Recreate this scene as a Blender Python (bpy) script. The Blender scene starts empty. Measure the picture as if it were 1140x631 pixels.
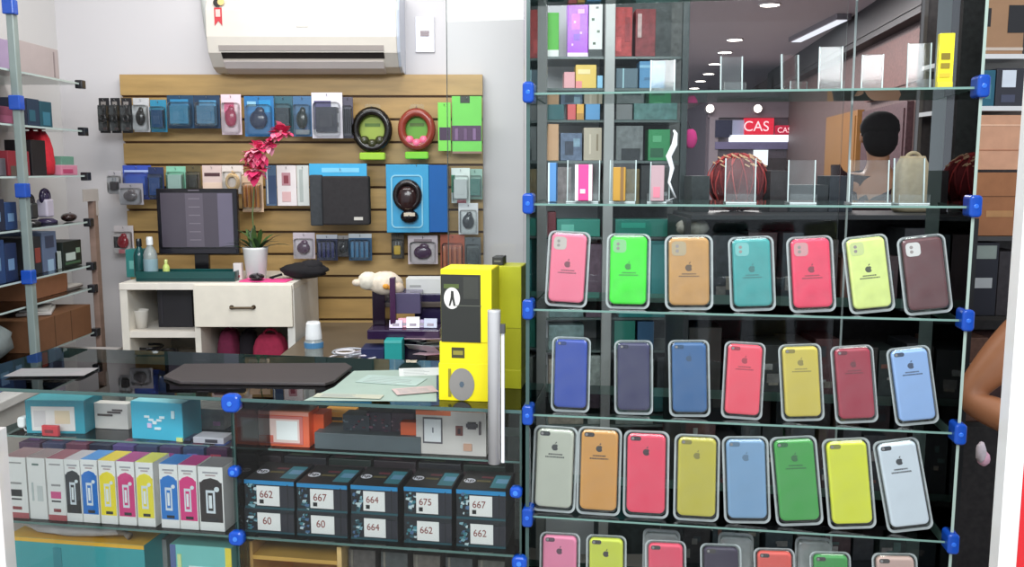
import bpy, bmesh, math, random
from mathutils import Vector, Matrix
random.seed(7)
SC = bpy.context.scene
COL = SC.collection
# ------------------------------------------------------------------ camera
FPX = 987.0
PITCH = 0.128
CAMZ = 1.45
cam_data = bpy.data.cameras.new('camera')
cam_data.sensor_width = 36.0
cam_data.lens = 36.0 * FPX / 1140.0
cam_data.clip_start = 0.05
cam = bpy.data.objects.new('camera', cam_data)
COL.objects.link(cam)
cam.location = (0, 0, CAMZ)
cam.rotation_euler = (math.pi / 2 - PITCH, 0, 0)
SC.camera = cam
# ------------------------------------------------------------------ world
w = bpy.data.worlds.new('world')
SC.world = w
w.use_nodes = True
nt = w.node_tree
nt.nodes.clear()
bg = nt.nodes.new('ShaderNodeBackground')
bg.inputs[0].default_value = (0.80, 0.88, 1.0, 1)
bg.inputs[1].default_value = 0.9
wo = nt.nodes.new('ShaderNodeOutputWorld')
nt.links.new(bg.outputs[0], wo.inputs[0])
# ------------------------------------------------------------------ lights
def area(name, loc, sx, sy, power, color=(1, 1, 1), target=None):
    d = bpy.data.lights.new(name, 'AREA')
    d.shape = 'RECTANGLE'
    d.size = sx
    d.size_y = sy
    d.energy = power
    d.color = color
    o = bpy.data.objects.new(name, d)
    COL.objects.link(o)
    o.location = loc
    if target is not None:
        o.rotation_euler = (Vector(target) - Vector(loc)).to_track_quat('-Z', 'Y').to_euler()
    return o
area('shop_ceiling_light', (-0.75, 3.1, 2.78), 1.5, 0.35, 27, (1.0, 0.98, 0.95))
area('mall_ceiling_light', (0.1, 0.55, 2.8), 1.6, 0.5, 40, (0.94, 0.98, 1.0), (0.1, 1.9, 0.9))
area('added_front_fill', (-0.5, -1.3, 2.8), 3.6, 0.8, 100, (0.95, 0.98, 1.0), (-0.1, 1.9, 0.7))  # unseen fill added behind the camera to brighten counter and cases
area('mall_ceiling_light_far', (2.0, 8.5, 2.8), 1.0, 5.0, 190, (1.0, 0.95, 0.95))
area('stock_corner_light', (1.2, 2.75, 2.78), 0.6, 0.4, 9, (1.0, 0.97, 0.93))
# ------------------------------------------------------------------ view
SC.view_settings.view_transform = 'Standard'
SC.view_settings.look = 'None'
SC.view_settings.gamma = 1.0
SC.view_settings.use_curve_mapping = False
SC.view_settings.exposure = 0.0
SC.cycles.transparent_max_bounces = 40
SC.cycles.max_bounces = 8
SC.cycles.use_denoising = True
SC.cycles.caustics_reflective = False
SC.cycles.caustics_refractive = False
SC.cycles.sample_clamp_indirect = 6.0

# ------------------------------------------------------------------ geometry of the place
cP, sP = math.cos(PITCH), math.sin(PITCH)
def ray(px, py):
    u = (px - 570) / FPX
    v = (315.5 - py) / FPX
    return Vector((u, cP + sP * v, -sP + cP * v))
def at(px, py, Y):
    d = ray(px, py)
    t = Y / d.y
    return Vector((d.x * t, Y, CAMZ + d.z * t))
def atX(px, py, X):
    d = ray(px, py)
    t = X / d.x
    return Vector((X, d.y * t, CAMZ + d.z * t))
# shop-front frame: u runs right along the glass, b runs back into the shop
ANG = -math.atan2(0.139, 0.871)
UX = Vector((math.cos(ANG), math.sin(ANG), 0))
BX = Vector((-math.sin(ANG), math.cos(ANG), 0))
O0 = Vector((0.036, 1.90, 0))
def FW(u, b, z):
    return O0 + UX * u + BX * b + Vector((0, 0, z))
def F(px, py, b=0.0):
    d = ray(px, py)
    k = (O0 + BX * b).dot(BX) / d.dot(BX)
    p = d * k + Vector((0, 0, CAMZ))
    return (p - O0).dot(UX), p.z

# ------------------------------------------------------------------ materials
_M = {}
def lin(c):
    return c / 12.92 if c <= 0.04045 else ((c + 0.055) / 1.055) ** 2.4
def rgb(h):
    h = h.lstrip('#')
    return tuple(lin(int(h[i:i + 2], 16) / 255) for i in (0, 2, 4)) + (1,)
def newmat(name):
    m = bpy.data.materials.new(name)
    m.use_nodes = True
    n = m.node_tree
    n.nodes.clear()
    out = n.nodes.new('ShaderNodeOutputMaterial')
    return m, n, out
def M(h, kind='matte'):
    key = (h, kind)
    if key in _M:
        return _M[key]
    m, n, out = newmat(kind + '_' + h.strip('#'))
    L = n.links.new
    if kind in ('matte', 'gloss', 'metal', 'cloth', 'board', 'wood', 'wall', 'soft', 'mottle'):
        p = n.nodes.new('ShaderNodeBsdfPrincipled')
        L(p.outputs[0], out.inputs[0])
        tc = n.nodes.new('ShaderNodeTexCoord')
        no = n.nodes.new('ShaderNodeTexNoise')
        mx = n.nodes.new('ShaderNodeMix')
        mx.data_type = 'RGBA'
        c = rgb(h)
        amp = {'matte': .10, 'gloss': .05, 'metal': .08, 'cloth': .30, 'board': .18, 'wood': .35, 'wall': .04, 'soft': .2, 'mottle': .75}[kind]
        mx.inputs[6].default_value = tuple(max(0, x * (1 - amp)) for x in c[:3]) + (1,)
        mx.inputs[7].default_value = tuple(min(1, x * (1 + amp) + (.0 if kind != 'mottle' else .02)) for x in c[:3]) + (1,)
        no.inputs['Scale'].default_value = {'cloth': 60, 'board': 25, 'wood': 4, 'wall': 1.5, 'soft': 40, 'mottle': 45}.get(kind, 18)
        no.inputs['Detail'].default_value = 4
        if kind == 'wood':
            mp = n.nodes.new('ShaderNodeMapping')
            mp.inputs['Scale'].default_value = (1.2, 1, 9)
            L(tc.outputs['Object'], mp.inputs[0])
            L(mp.outputs[0], no.inputs[0])
        else:
            L(tc.outputs['Object'], no.inputs[0])
        L(no.outputs[0], mx.inputs[0])
        L(mx.outputs[2], p.inputs['Base Color'])
        p.inputs['Roughness'].default_value = {'matte': .5, 'gloss': .16, 'metal': .28, 'cloth': .9, 'board': .75, 'wood': .45, 'wall': .6, 'soft': .5, 'mottle': .6}[kind]
        if kind == 'metal':
            p.inputs['Metallic'].default_value = 0.85
        if kind in ('cloth', 'board', 'soft'):
            bp = n.nodes.new('ShaderNodeBump')
            bp.inputs['Strength'].default_value = .25
            bp.inputs['Distance'].default_value = .004
            L(no.outputs[0], bp.inputs['Height'])
            L(bp.outputs[0], p.inputs['Normal'])
    elif kind in ('glass', 'clear', 'milky'):
        tr = n.nodes.new('ShaderNodeBsdfTransparent')
        tr.inputs[0].default_value = rgb(h)
        gl = n.nodes.new('ShaderNodeBsdfGlossy')
        gl.inputs['Roughness'].default_value = {'glass': .0, 'clear': .06, 'milky': .12}[kind]
        gl.inputs[0].default_value = (1, 1, 1, 1)
        fr = n.nodes.new('ShaderNodeFresnel')
        fr.inputs[0].default_value = {'glass': 1.27, 'clear': 1.45, 'milky': 1.5}[kind]
        mx = n.nodes.new('ShaderNodeMixShader')
        L(fr.outputs[0], mx.inputs[0])
        L(gl.outputs[0], mx.inputs[2])
        if kind in ('milky', 'clear'):
            df = n.nodes.new('ShaderNodeBsdfDiffuse')
            df.inputs[0].default_value = (.75, .82, .80, 1)
            tc = n.nodes.new('ShaderNodeTexCoord')
            no = n.nodes.new('ShaderNodeTexNoise')
            no.inputs['Scale'].default_value = 30
            L(tc.outputs['Object'], no.inputs[0])
            mr = n.nodes.new('ShaderNodeMapRange')
            lo, hi = (.0, .05) if kind == 'clear' else (.22, .5)
            mr.inputs[3].default_value = lo
            mr.inputs[4].default_value = hi
            L(no.outputs[0], mr.inputs[0])
            m2 = n.nodes.new('ShaderNodeMixShader')
            L(mr.outputs[0], m2.inputs[0])
            L(tr.outputs[0], m2.inputs[1])
            L(df.outputs[0], m2.inputs[2])
            L(m2.outputs[0], mx.inputs[1])
        else:
            L(tr.outputs[0], mx.inputs[1])
        L(mx.outputs[0], out.inputs[0])
    elif kind.startswith('glow'):
        e = n.nodes.new('ShaderNodeEmission')
        e.inputs[0].default_value = rgb(h)
        e.inputs[1].default_value = float(kind[4:] or 1)
        L(e.outputs[0], out.inputs[0])
    _M[key] = m
    return m
GLASS = ('#fcfefd', 'glass')
EDGE = ('#6c8c82', 'gloss')
CLEAR = ('#fcfefd', 'clear')
MILK = ('#f8fbfa', 'milky')

# ------------------------------------------------------------------ mesh builder
class MB:
    def __init__(s):
        s.bm = bmesh.new()
        s.mats = []
        s.bev = 0
        s.mods = []
        s.smooth = False
    def mi(s, mat):
        if isinstance(mat, str):
            mat = (mat, 'matte')
        if mat not in s.mats:
            s.mats.append(mat)
        return s.mats.index(mat)
    def faces(s, vs, fs, mat):
        k = s.mi(mat)
        bv = [s.bm.verts.new(v) for v in vs]
        out = []
        for f in fs:
            try:
                fc = s.bm.faces.new([bv[i] for i in f])
                fc.material_index = k
                out.append(fc)
            except ValueError:
                pass
        return out
    def box(s, x0, x1, y0, y1, z0, z1, mat, edge=None, rot=None, piv=None):
        vs = [Vector((x, y, z)) for z in (z0, z1) for y in (y0, y1) for x in (x0, x1)]
        if rot is not None:
            c = Vector(piv) if piv else Vector(((x0 + x1) / 2, (y0 + y1) / 2, (z0 + z1) / 2))
            vs = [c + rot @ (v - c) for v in vs]
        fs = [(0, 2, 3, 1), (4, 5, 7, 6), (0, 1, 5, 4), (2, 6, 7, 3), (0, 4, 6, 2), (1, 3, 7, 5)]
        out = s.faces(vs, fs, mat)
        if edge is not None:
            dims = [abs(z1 - z0), abs(z1 - z0), abs(y1 - y0), abs(y1 - y0), abs(x1 - x0), abs(x1 - x0)]
            k = s.mi(edge)
            t = min(dims)
            for f, d in zip(out, dims):
                if d > t + 1e-9:
                    f.material_index = k
        return s
    def cbox(s, cx, cy, cz, w, d, h, mat, **k):
        return s.box(cx - w / 2, cx + w / 2, cy - d / 2, cy + d / 2, cz - h / 2, cz + h / 2, mat, **k)
    def rr(s, cx, cz, w, h, r, layers, mat, seg=5, cap=(True, True), closed=False):
        """rounded rectangles in XZ lofted along Y; layers = [(y, inset)]"""
        rings = []
        for (y, ins) in layers:
            ww, hh = w / 2 - ins, h / 2 - ins
            q = max(r - ins, min(r, .0015))
            pts = []
            for (sx, sz, a0) in ((1, 1, 0), (-1, 1, 90), (-1, -1, 180), (1, -1, 270)):
                for i in range(seg + 1):
                    a = math.radians(a0 + 90 * i / seg)
                    pts.append((cx + sx * (ww - q) + q * math.cos(a), y, cz + sz * (hh - q) + q * math.sin(a)))
            rings.append(pts)
        s.loft(rings, mat, cap, closed)
        return s
    def loft(s, rings, mat, cap=(True, True), closed=False):
        n = len(rings[0])
        vs = [p for r in rings for p in r]
        fs = []
        m = len(rings)
        for j in range(m if closed else m - 1):
            a, b = j * n, ((j + 1) % m) * n
            for i in range(n):
                fs.append((a + i, a + (i + 1) % n, b + (i + 1) % n, b + i))
        if not closed:
            if cap[0]:
                fs.append(tuple(range(n))[::-1])
            if cap[1]:
                fs.append(tuple(range((m - 1) * n, m * n)))
        s.faces(vs, fs, mat)
        return s
    def prism(s, pts, y0, y1, mat):
        s.loft([[(x, y0, z) for x, z in pts], [(x, y1, z) for x, z in pts]], mat)
        return s
    def lathe(s, c, prof, mat, seg=20, sx=1, sy=1):
        rings = [[(c[0] + sx * r * math.cos(2 * math.pi * i / seg), c[1] + sy * r * math.sin(2 * math.pi * i / seg), c[2] + z) for i in range(seg)] for r, z in prof]
        s.loft(rings, mat)
        return s
    def cyl(s, c, r, h, mat, axis='z', seg=18):
        ring = [(r * math.cos(2 * math.pi * i / seg), r * math.sin(2 * math.pi * i / seg)) for i in range(seg)]
        def P(a, b, t):
            return {'z': (c[0] + a, c[1] + b, c[2] + t), 'y': (c[0] + a, c[1] + t, c[2] + b), 'x': (c[0] + t, c[1] + a, c[2] + b)}[axis]
        s.loft([[P(a, b, -h / 2) for a, b in ring], [P(a, b, h / 2) for a, b in ring]], mat)
        return s
    def tube(s, pts, r, mat, seg=8, rr=None):
        pts = [Vector(p) for p in pts]
        rings = []
        for i, p in enumerate(pts):
            t = (pts[min(i + 1, len(pts) - 1)] - pts[max(i - 1, 0)]).normalized()
            up = Vector((0, 0, 1)) if abs(t.z) < .9 else Vector((1, 0, 0))
            a = t.cross(up).normalized()
            b = t.cross(a)
            q = rr[i] if rr else r
            rings.append([tuple(p + a * q * math.cos(2 * math.pi * k / seg) + b * q * math.sin(2 * math.pi * k / seg)) for k in range(seg)])
        s.loft(rings, mat)
        return s
    def torus(s, c, R, r, mat, axis='y', seg=28, q=8, sx=1, sz=1, a0=0, a1=360):
        full = (a1 - a0) >= 360
        rings = []
        n = seg if full else seg + 1
        for i in range(n):
            a = math.radians(a0 + (a1 - a0) * i / seg)
            ring = []
            for k in range(q):
                b = 2 * math.pi * k / q
                rad = R + r * math.cos(b)
                x, z, y = rad * math.cos(a) * sx, rad * math.sin(a) * sz, r * math.sin(b)
                ring.append((c[0] + x, c[1] + y, c[2] + z) if axis == 'y' else (c[0] + x, c[1] + z, c[2] + y))
            rings.append(ring)
        s.loft(rings, mat, closed=full)
        return s
    def blob(s, c, rx, ry, rz, mat, seg=12, jit=0, rnd=random):
        rings = []
        n = max(5, seg // 2 + 1)
        for j in range(1, n):
            th = math.pi * j / n
            rings.append([(c[0] + rx * math.sin(th) * math.cos(2 * math.pi * i / seg) * (1 + jit * rnd.uniform(-1, 1)),
                           c[1] + ry * math.sin(th) * math.sin(2 * math.pi * i / seg) * (1 + jit * rnd.uniform(-1, 1)),
                           c[2] - rz * math.cos(th) * (1 + jit * rnd.uniform(-.6, .6))) for i in range(seg)])
        s.loft(rings, mat)
        return s
    def leaf(s, p, d, length, width, mat, bend=.3, n=5):
        p = Vector(p)
        d = Vector(d).normalized()
        side = d.cross(Vector((0, 0, 1)))
        if side.length < .05:
            side = Vector((1, 0, 0))
        side.normalize()
        vs, fs = [], []
        for i in range(n + 1):
            t = i / n
            q = p + d * length * t + Vector((0, 0, -bend * length * t * t))
            ww = width * math.sin(math.pi * min(.97, t * .92 + .06)) / 2
            nn = side.cross(d) * ww * .25
            vs += [q - side * ww + nn, q, q + side * ww + nn]
        for i in range(n):
            a = i * 3
            fs += [(a, a + 1, a + 4, a + 3), (a + 1, a + 2, a + 5, a + 4)]
        s.faces(vs, fs, mat)
        return s
    def build(s, name, parent=None):
        bmesh.ops.recalc_face_normals(s.bm, faces=s.bm.faces[:])
        me = bpy.data.meshes.new(name)
        s.bm.to_mesh(me)
        s.bm.free()
        for h in s.mats:
            me.materials.append(M(*h))
        if s.smooth:
            for p in me.polygons:
                p.use_smooth = True
        o = bpy.data.objects.new(name, me)
        COL.objects.link(o)
        if parent is not None:
            o.parent = parent
        if s.bev:
            b = o.modifiers.new('bevel', 'BEVEL')
            b.width = s.bev
            b.segments = 2
            b.limit_method = 'ANGLE'
        return o

class Thing:
    def __init__(s, name, label, cat, loc=(0, 0, 0), rz=0, group=None, rx=0, ry=0):
        s.name, s.label, s.cat, s.group = name, label, cat, group
        s.loc, s.rot = loc, (rx, ry, rz)
        s.parts = []
    def part(s, name, bev=0, smooth=False, sub=None, label=None):
        b = MB()
        b.bev = bev
        b.smooth = smooth
        s.parts.append([name, b, sub, label, None])
        return b
    def text(s, name, body, x, y, z, size, mat, sub=None, rot=(math.pi / 2, 0, 0), align='CENTER', sx=1, label=None):
        c = bpy.data.curves.new(name, 'FONT')
        c.body = body
        c.size = size
        c.extrude = .0004
        c.align_x = align
        c.align_y = 'CENTER'
        c.materials.append(M(*(mat if isinstance(mat, tuple) else (mat, 'matte'))))
        o = bpy.data.objects.new(name, c)
        COL.objects.link(o)
        o.location = (x, y, z)
        o.rotation_euler = rot
        o.scale = (sx, 1, 1)
        bpy.context.view_layer.update()
        me = bpy.data.meshes.new_from_object(o.evaluated_get(bpy.context.evaluated_depsgraph_get()))
        o2 = bpy.data.objects.new(name, me)
        COL.objects.link(o2)
        o2.location, o2.rotation_euler, o2.scale = o.location.copy(), o.rotation_euler.copy(), o.scale.copy()
        bpy.data.objects.remove(o)
        o = o2
        s.parts.append([name, None, sub, label, o])
        return o
    def done(s):
        solo = len(s.parts) == 1 and s.parts[0][1] is not None
        if solo:
            root = s.parts[0][1].build(s.name)
        else:
            root = bpy.data.objects.new(s.name, None)
            root.empty_display_size = .05
            COL.objects.link(root)
            made = {}
            for q in s.parts:
                par = made.get(q[2], root) if q[2] else root
                if q[1] is not None:
                    o = q[1].build(q[0], par)
                else:
                    o = q[4]
                    o.parent = par
                if q[3]:
                    o['label'] = q[3]
                made[q[0]] = o
        root.location = s.loc
        root.rotation_euler = s.rot
        root['label'] = s.label
        root['category'] = s.cat
        if s.group:
            root['group'] = s.group
        return root
def struct(name, b):
    o = b.build(name)
    o['kind'] = 'structure'
    return o
def copy_tree(o, parent=None, label=None):
    c = o.copy()
    COL.objects.link(c)
    if parent is not None:
        c.parent = parent
    if label:
        c['label'] = label
    for ch in list(o.children):
        copy_tree(ch, c)
    return c
def rect(x0, y0, x1, y1, Y):
    a, b = at(x0, y0, Y), at(x1, y1, Y)
    m = at((x0 + x1) / 2, y1, Y)
    return m.x, m.z, b.x - a.x, a.z - b.z     # cx, z_bottom, width, height
def frect(x0, y0, x1, y1, b=0.0):
    u0, zt = F((x0 + x1) / 2, y0, b)
    u1, zb = F((x0 + x1) / 2, y1, b)
    ua, _ = F(x0, (y0 + y1) / 2, b)
    ub, _ = F(x1, (y0 + y1) / 2, b)
    return u1, zb, ub - ua, zt - zb

# ================================================================== SETTING
YB = 4.12
CZ = 2.85
b = MB(); b.box(-2.4, 6.5, -1.2, 17, -.03, 0, ('#a39c94', 'gloss')); struct('floor', b)
b = MB(); b.box(-2.4, .5, 2.0, 4.2, CZ, CZ + .05, ('#e6e4e0', 'wall')); struct('ceiling', b)
b = MB(); b.box(.5, 6.5, 2.3, 17, CZ, CZ + .05, ('#aaa2ae', 'wall')); struct('ceiling_mall', b)
b = MB(); b.box(-2.4, at(686, 0, YB).x, YB, YB + .1, 0, CZ, ('#d2cfd1', 'wall')); struct('wall_back', b)
XLW = -2.06
b = MB(); b.box(XLW - .1, XLW, 1.2, YB, 0, CZ, ('#dcdad8', 'wall')); struct('wall_left', b)
# dark grey panel wall closing the shop behind the glass cabinet
xa, xb_ = at(684, 0, 3.6).x, at(764, 0, 3.6).x
b = MB(); b.box(xa, xb_, 3.6, 3.68, 0, CZ, ('#4b504f', 'mottle')); struct('wall_partition', b)
# mall corridor
def cx(Y): return .126 * Y + 2.2
b = MB()
vs = [(cx(4.3), 4.3, 0), (cx(16), 16, 0), (cx(16), 16, CZ), (cx(4.3), 4.3, CZ)]
vs += [(x + .2, y, z) for x, y, z in vs]
b.faces(vs, [(0, 1, 2, 3), (7, 6, 5, 4), (0, 3, 7, 4), (1, 5, 6, 2), (3, 2, 6, 7), (0, 4, 5, 1)], ('#54403e', 'mottle'))
struct('wall_right', b)
b = MB(); b.box(.3, 6.4, 16, 16.1, 0, CZ, ('#6f6670', 'wall')); struct('wall_far', b)
# white door post with red frame beside it, right edge of the view
p0 = at(1117, 400, 1.62)
b = MB(); b.box(p0.x + .012, p0.x + .047, 1.61, 1.64, 0, CZ, ('#e9e6e2', 'gloss')); struct('door_1', b)
b = MB(); b.box(p0.x + .0475, p0.x + .14, 1.612, 1.638, 0, CZ, ('#dc2a30', 'gloss')); struct('trim_1', b)
# narrow white post, lower left
p1 = at(4, 560, 1.9)
b = MB(); b.box(p1.x - .03, p1.x + .007, 1.88, 1.92, 0, at(0, 478, 1.9).z, ('#ece5e0', 'gloss')); struct('trim_2', b)

# ================================================================== LARGE: slatwall
sx0, sx1 = at(131, 0, 4.1).x, at(537, 0, 4.1).x
zt = at(300, 83, 4.08).z
t = Thing('slat_board', 'tan wooden slatwall board with dark grooves behind the hanging goods', 'wall panel', (0, 0, 0))
q = t.part('slat_board')
step = .102
q.box(sx0, sx1, 4.10, YB - .001, .55, zt, ('#5a3d22', 'matte'))
z = zt
k = 0
while z > .6:
    q.box(sx0, sx1, 4.075, 4.10, z - step + .011, z, (['#b08f58', '#a6854e', '#b4945e'][k % 3], 'wood'))
    q.box(sx0, sx1, 4.088, 4.10, z - step + .006, z - step + .011, ('#7a5730', 'matte'))
    z -= step
    k += 1
t.done()

# ================================================================== air conditioner
ax, az, aw, ah = rect(238, 0, 447, 80, 4.0)
az0 = at(340, 78, 3.9).z
t = Thing('air_conditioner', 'white wall-mounted split air conditioner above the slatwall', 'air conditioner', (ax, YB, az0))
W = aw / 2
H = .335
prof = [(0, 0), (-.10, -.0), (-.155, .02), (-.205, .075), (-.222, .14), (-.222, .25), (-.20, .31), (-.15, .335), (0, .335)]
q = t.part('housing', bev=.004)
q.loft([[(-W, y, z) for y, z in prof], [(W, y, z) for y, z in prof]], ('#d3cdc3', 'gloss'))
q = t.part('end_cap', label='pale blue-grey right end cap', bev=.003)
q.loft([[(W, y * .99, z) for y, z in prof], [(W + .012, y * .95, z + .004) for y, z in prof]], ('#c8d0de', 'gloss'))
q = t.part('air_outlet', label='dark air outlet slot')
def onp(zz):
    for (ya, za), (yb, zb) in zip(prof[1:], prof[2:]):
        if za <= zz <= zb:
            return ya + (yb - ya) * (zz - za) / (zb - za)
    return -.2
q.loft([[(x, onp(z_) - .003, z_) for z_ in (.052, .06, .07, .076)] + [(x, -.06, .076), (x, -.06, .052)] for x in (-W * .86, W * .86)], ('#15100f', 'matte'))
q = t.part('louver', label='light flap below the outlet', bev=.001)
q.loft([[(x, -.115, -.006), (x, -.168, .012), (x, -.194, .040), (x, -.188, .043), (x, -.11, .003)] for x in (-W * .85, W * .85)], ('#cfc6c2', 'gloss'))
q = t.part('front_seam', label='grey strip above the outlet')
q.loft([[(x, onp(.083) - .0035, .083), (x, onp(.105) - .0035, .105), (x, onp(.105) + .01, .105), (x, onp(.083) + .01, .083)] for x in (-W * .88, W * .86)], ('#9e9691', 'gloss'))
q = t.part('energy_sticker', label='red and black energy sticker')
sx = -W + .058
q.cyl((sx - .004, -.2245, .28), .017, .003, ('#1c1613', 'matte'), 'y')
q.cyl((sx + .012, -.225, .283), .014, .003, ('#e2c27c', 'matte'), 'y')
q.prism([(sx - .018, .26), (sx + .014, .26), (sx + .014, .185), (sx - .002, .205), (sx - .018, .185)], -.2255, -.222, ('#c03038', 'matte'))
q.box(sx - .012, sx + .008, -.2262, -.2255, .222, .252, ('#e9b9b2', 'matte'))
q = t.part('badge', label='small grey maker badge')
q.box(-.02, .03, -.2245, -.222, .178, .186, ('#a9a49a', 'gloss'))
q = t.part('side_hose', smooth=True, label='grey insulated hose at the left')
q.tube([(-W - .06, -.05, .42), (-W - .055, -.05, .30), (-W - .04, -.06, .18), (-W - .015, -.07, .08), (-W + .02, -.09, .02), (-W + .05, -.08, .012)], .018, ('#b9bcb8', 'matte'), 10)
t.done()
sx_, sz_, sw_, sh_ = rect(462, 18, 484, 58, 4.1)
t = Thing('wall_switch', 'white wall switch plate with dark red indicator right of the air conditioner', 'switch', (sx_, YB, sz_))
q = t.part('plate', bev=.003); q.box(-sw_ / 2, sw_ / 2, -.012, 0, 0, sh_, ('#e3e2ea', 'gloss'))
q = t.part('indicator', label='dark red indicator'); q.box(-.02, .02, -.016, -.012, sh_ * .45, sh_ * .6, ('#4a0f24', 'gloss'))
q = t.part('button'); q.box(-.015, .018, -.016, -.012, sh_ * .12, sh_ * .32, ('#f4f4f8', 'gloss'))
t.done()

# ================================================================== generic goods
def hook(q, zt_, y0, y1):
    q.tube([(0, y1, zt_), (0, y0, zt_), (0, y0 - .004, zt_ + .006)], .0016, ('#b8bcc0', 'metal'), 6)
def pack(label, px, Y, card, prod=None, shape='blob', header=None, prints=(), name='blister_pack', cat='packaged accessory', group=None, wall=4.075, d=.028, kind='matte', dome=True, rz=0):
    """a hanging pack: card, header, product, clear dome, hook"""
    X, Z, W, H = rect(*px, Y)
    W *= 1.05
    t = Thing(name, label, cat, (X, Y, Z), rz, group)
    q = t.part('card', bev=.0008)
    q.box(-W / 2, W / 2, 0, .004, 0, H, (card, kind))
    for i, (fx, fz, fw, fh, c) in enumerate(prints):
        q.box((fx - .5) * W, (fx + fw - .5) * W, -.0012 - .0003 * i, 0, fz * H, (fz + fh) * H, (c, 'matte'))
    if header:
        q = t.part('header', label=None)
        q.box(-W / 2, W / 2, -.0014, -.0001, H * .84, H, (header, 'matte'))
    if prod:
        q = t.part('product', smooth=shape in ('blob', 'coil', 'ring'))
        pm = (prod, 'gloss')
        if shape == 'blob':
            q.blob((0, -d * .5, H * .42), W * .3, d * .42, H * .24, pm)
            q.blob((W * .05, -d * .5, H * .62), W * .16, d * .3, H * .12, pm)
        elif shape == 'coil':
            for k in range(3):
                q.torus((0, -d * (.25 + .2 * k), H * .42), min(W, H) * (.3 - .03 * k), .0045, pm, sz=1.25)
            q.tube([(0, -d * .5, H * .6), (W * .12, -d * .5, H * .74), (0, -d * .4, H * .8)], .004, pm)
        elif shape == 'box':
            q.box(-W * .34, W * .34, -d * .85, -.001, H * .14, H * .68, pm)
            q.box(-W * .2, W * .2, -d * .95, -d * .85, H * .25, H * .5, (prod, 'matte'))
        elif shape == 'plug':
            q.rr(0, H * .36, W * .5, H * .36, W * .1, [(-d * .9, .003), (-d * .8, 0), (-.001, 0)], pm)
            q.cyl((-W * .1, -d * .5, H * .62), .003, H * .14, ('#b0b4b8', 'metal'))
            q.cyl((W * .1, -d * .5, H * .62), .003, H * .14, ('#b0b4b8', 'metal'))
        elif shape == 'sticks':
            n = 4
            for k in range(n):
                q.rr((k - (n - 1) / 2) * W * .21, H * .42, W * .15, H * .6, W * .04, [(-d * .8, .002), (-.001, 0)], pm)
        if dome:
            q = t.part('clear_blister')
            q.rr(0, H * .42, W * .86, H * .74, W * .12, [(-d, .004), (-d * .85, 0), (-.0005, 0)], CLEAR, cap=(True, False))
    q = t.part('hook', label='metal peg hook')
    hook(q, H - .012, -.006, wall - Y)
    return t.done()
def carton(label, X, Y, Z, W, H, D, col, rz=0, prints=(), name='carton_box', cat='box', group=None, top=None, side=None, kind='matte', bev=.0015, texts=(), tops=()):
    """a standing box whose front faces the camera; prints are fractions of the front"""
    t = Thing(name, label, cat, (X, Y, Z), rz, group)
    q = t.part('carton', bev=bev)
    q.box(-W / 2, W / 2, 0, D, 0, H, (col, kind))
    e = .0009
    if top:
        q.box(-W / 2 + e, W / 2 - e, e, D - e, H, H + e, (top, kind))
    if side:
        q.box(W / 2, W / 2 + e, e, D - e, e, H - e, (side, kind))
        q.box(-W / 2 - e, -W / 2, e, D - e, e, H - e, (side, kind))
    if prints or tops:
        q = t.part('printing')
        for i, (fx, fz, fw, fh, c) in enumerate(prints):
            q.box((fx - .5) * W, (fx + fw - .5) * W, -.0012 - .0003 * i, 0, fz * H, (fz + fh) * H, (c, kind))
        for (fx, fy, fw, fd, c) in tops:
            q.box((fx - .5) * W, (fx + fw - .5) * W, fy * D, (fy + fd) * D, H + e, H + 2 * e, (c, kind))
    for (s_, fx, fz, size, c) in texts:
        t.text('lettering', s_, (fx - .5) * W, -.002, fz * H, size, c)
    return t.done()
def pbox(label, px, Y, D, col, **k):
    X, Z, W, H = rect(*px, Y)
    return carton(label, X, Y, Z, W, H, D, col, **k)
def fbox(label, px, bb, D, col, zbase=None, **k):
    u, z_, W, H = frect(*px, bb)
    if zbase is not None:
        H = H + z_ - zbase
        z_ = zbase
    p = FW(u, bb, z_)
    return carton(label, p.x, p.y, p.z, W, H, D, col, rz=ANG, **k)

# ================================================================== glass display cabinet (right)
SHZ = [1.842, 1.6102, 1.3777, 1.1495, .9146, .6806, .446]
CU = 0.888
CD = 0.30
t = Thing('glass_display_cabinet', 'tall glass shelf cabinet with blue corner connectors holding phone cases', 'display cabinet', tuple(FW(0, 0, 0)), ANG)
for i, z in enumerate(SHZ):
    q = t.part('glass_shelf')
    q.box(.004, CU - .004, .006, CD - .01, z - .0045, z, GLASS, edge=EDGE)
q = t.part('side_pane'); q.box(-.006, .002, .0, CD, .05, 2.3, GLASS, edge=('#3d5450', 'gloss'))
q = t.part('side_pane'); q.box(CU - .002, CU + .004, .0, CD, .05, 2.3, GLASS, edge=('#9db0a6', 'gloss'))
q = t.part('back_pane'); q.box(.002, CU * .78, CD, CD + .005, .05, 2.3, GLASS, edge=('#a9b5b2', 'gloss'))
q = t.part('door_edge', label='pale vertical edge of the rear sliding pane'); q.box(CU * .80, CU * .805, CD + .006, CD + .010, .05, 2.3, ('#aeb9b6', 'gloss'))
q = t.part('plinth', label='dark base of the cabinet', bev=.003); q.box(-.01, CU + .01, 0, CD + .02, 0, .06, ('#2b2d2e', 'matte'))
for z in SHZ[1:6]:
    for u_, du in ((-.001, 0), (CU + .002, 0)):
        q = t.part('blue_connector', bev=.004, label='blue plastic corner connector')
        q.rr(u_, z, .024, .044, .008, [(-.012, .003), (-.009, 0), (.03, 0)], ('#0f44a2', 'gloss'))
        q.cyl((u_, -.012, z), .005, .003, ('#2a66cc', 'gloss'), 'y')
t.done()

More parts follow.
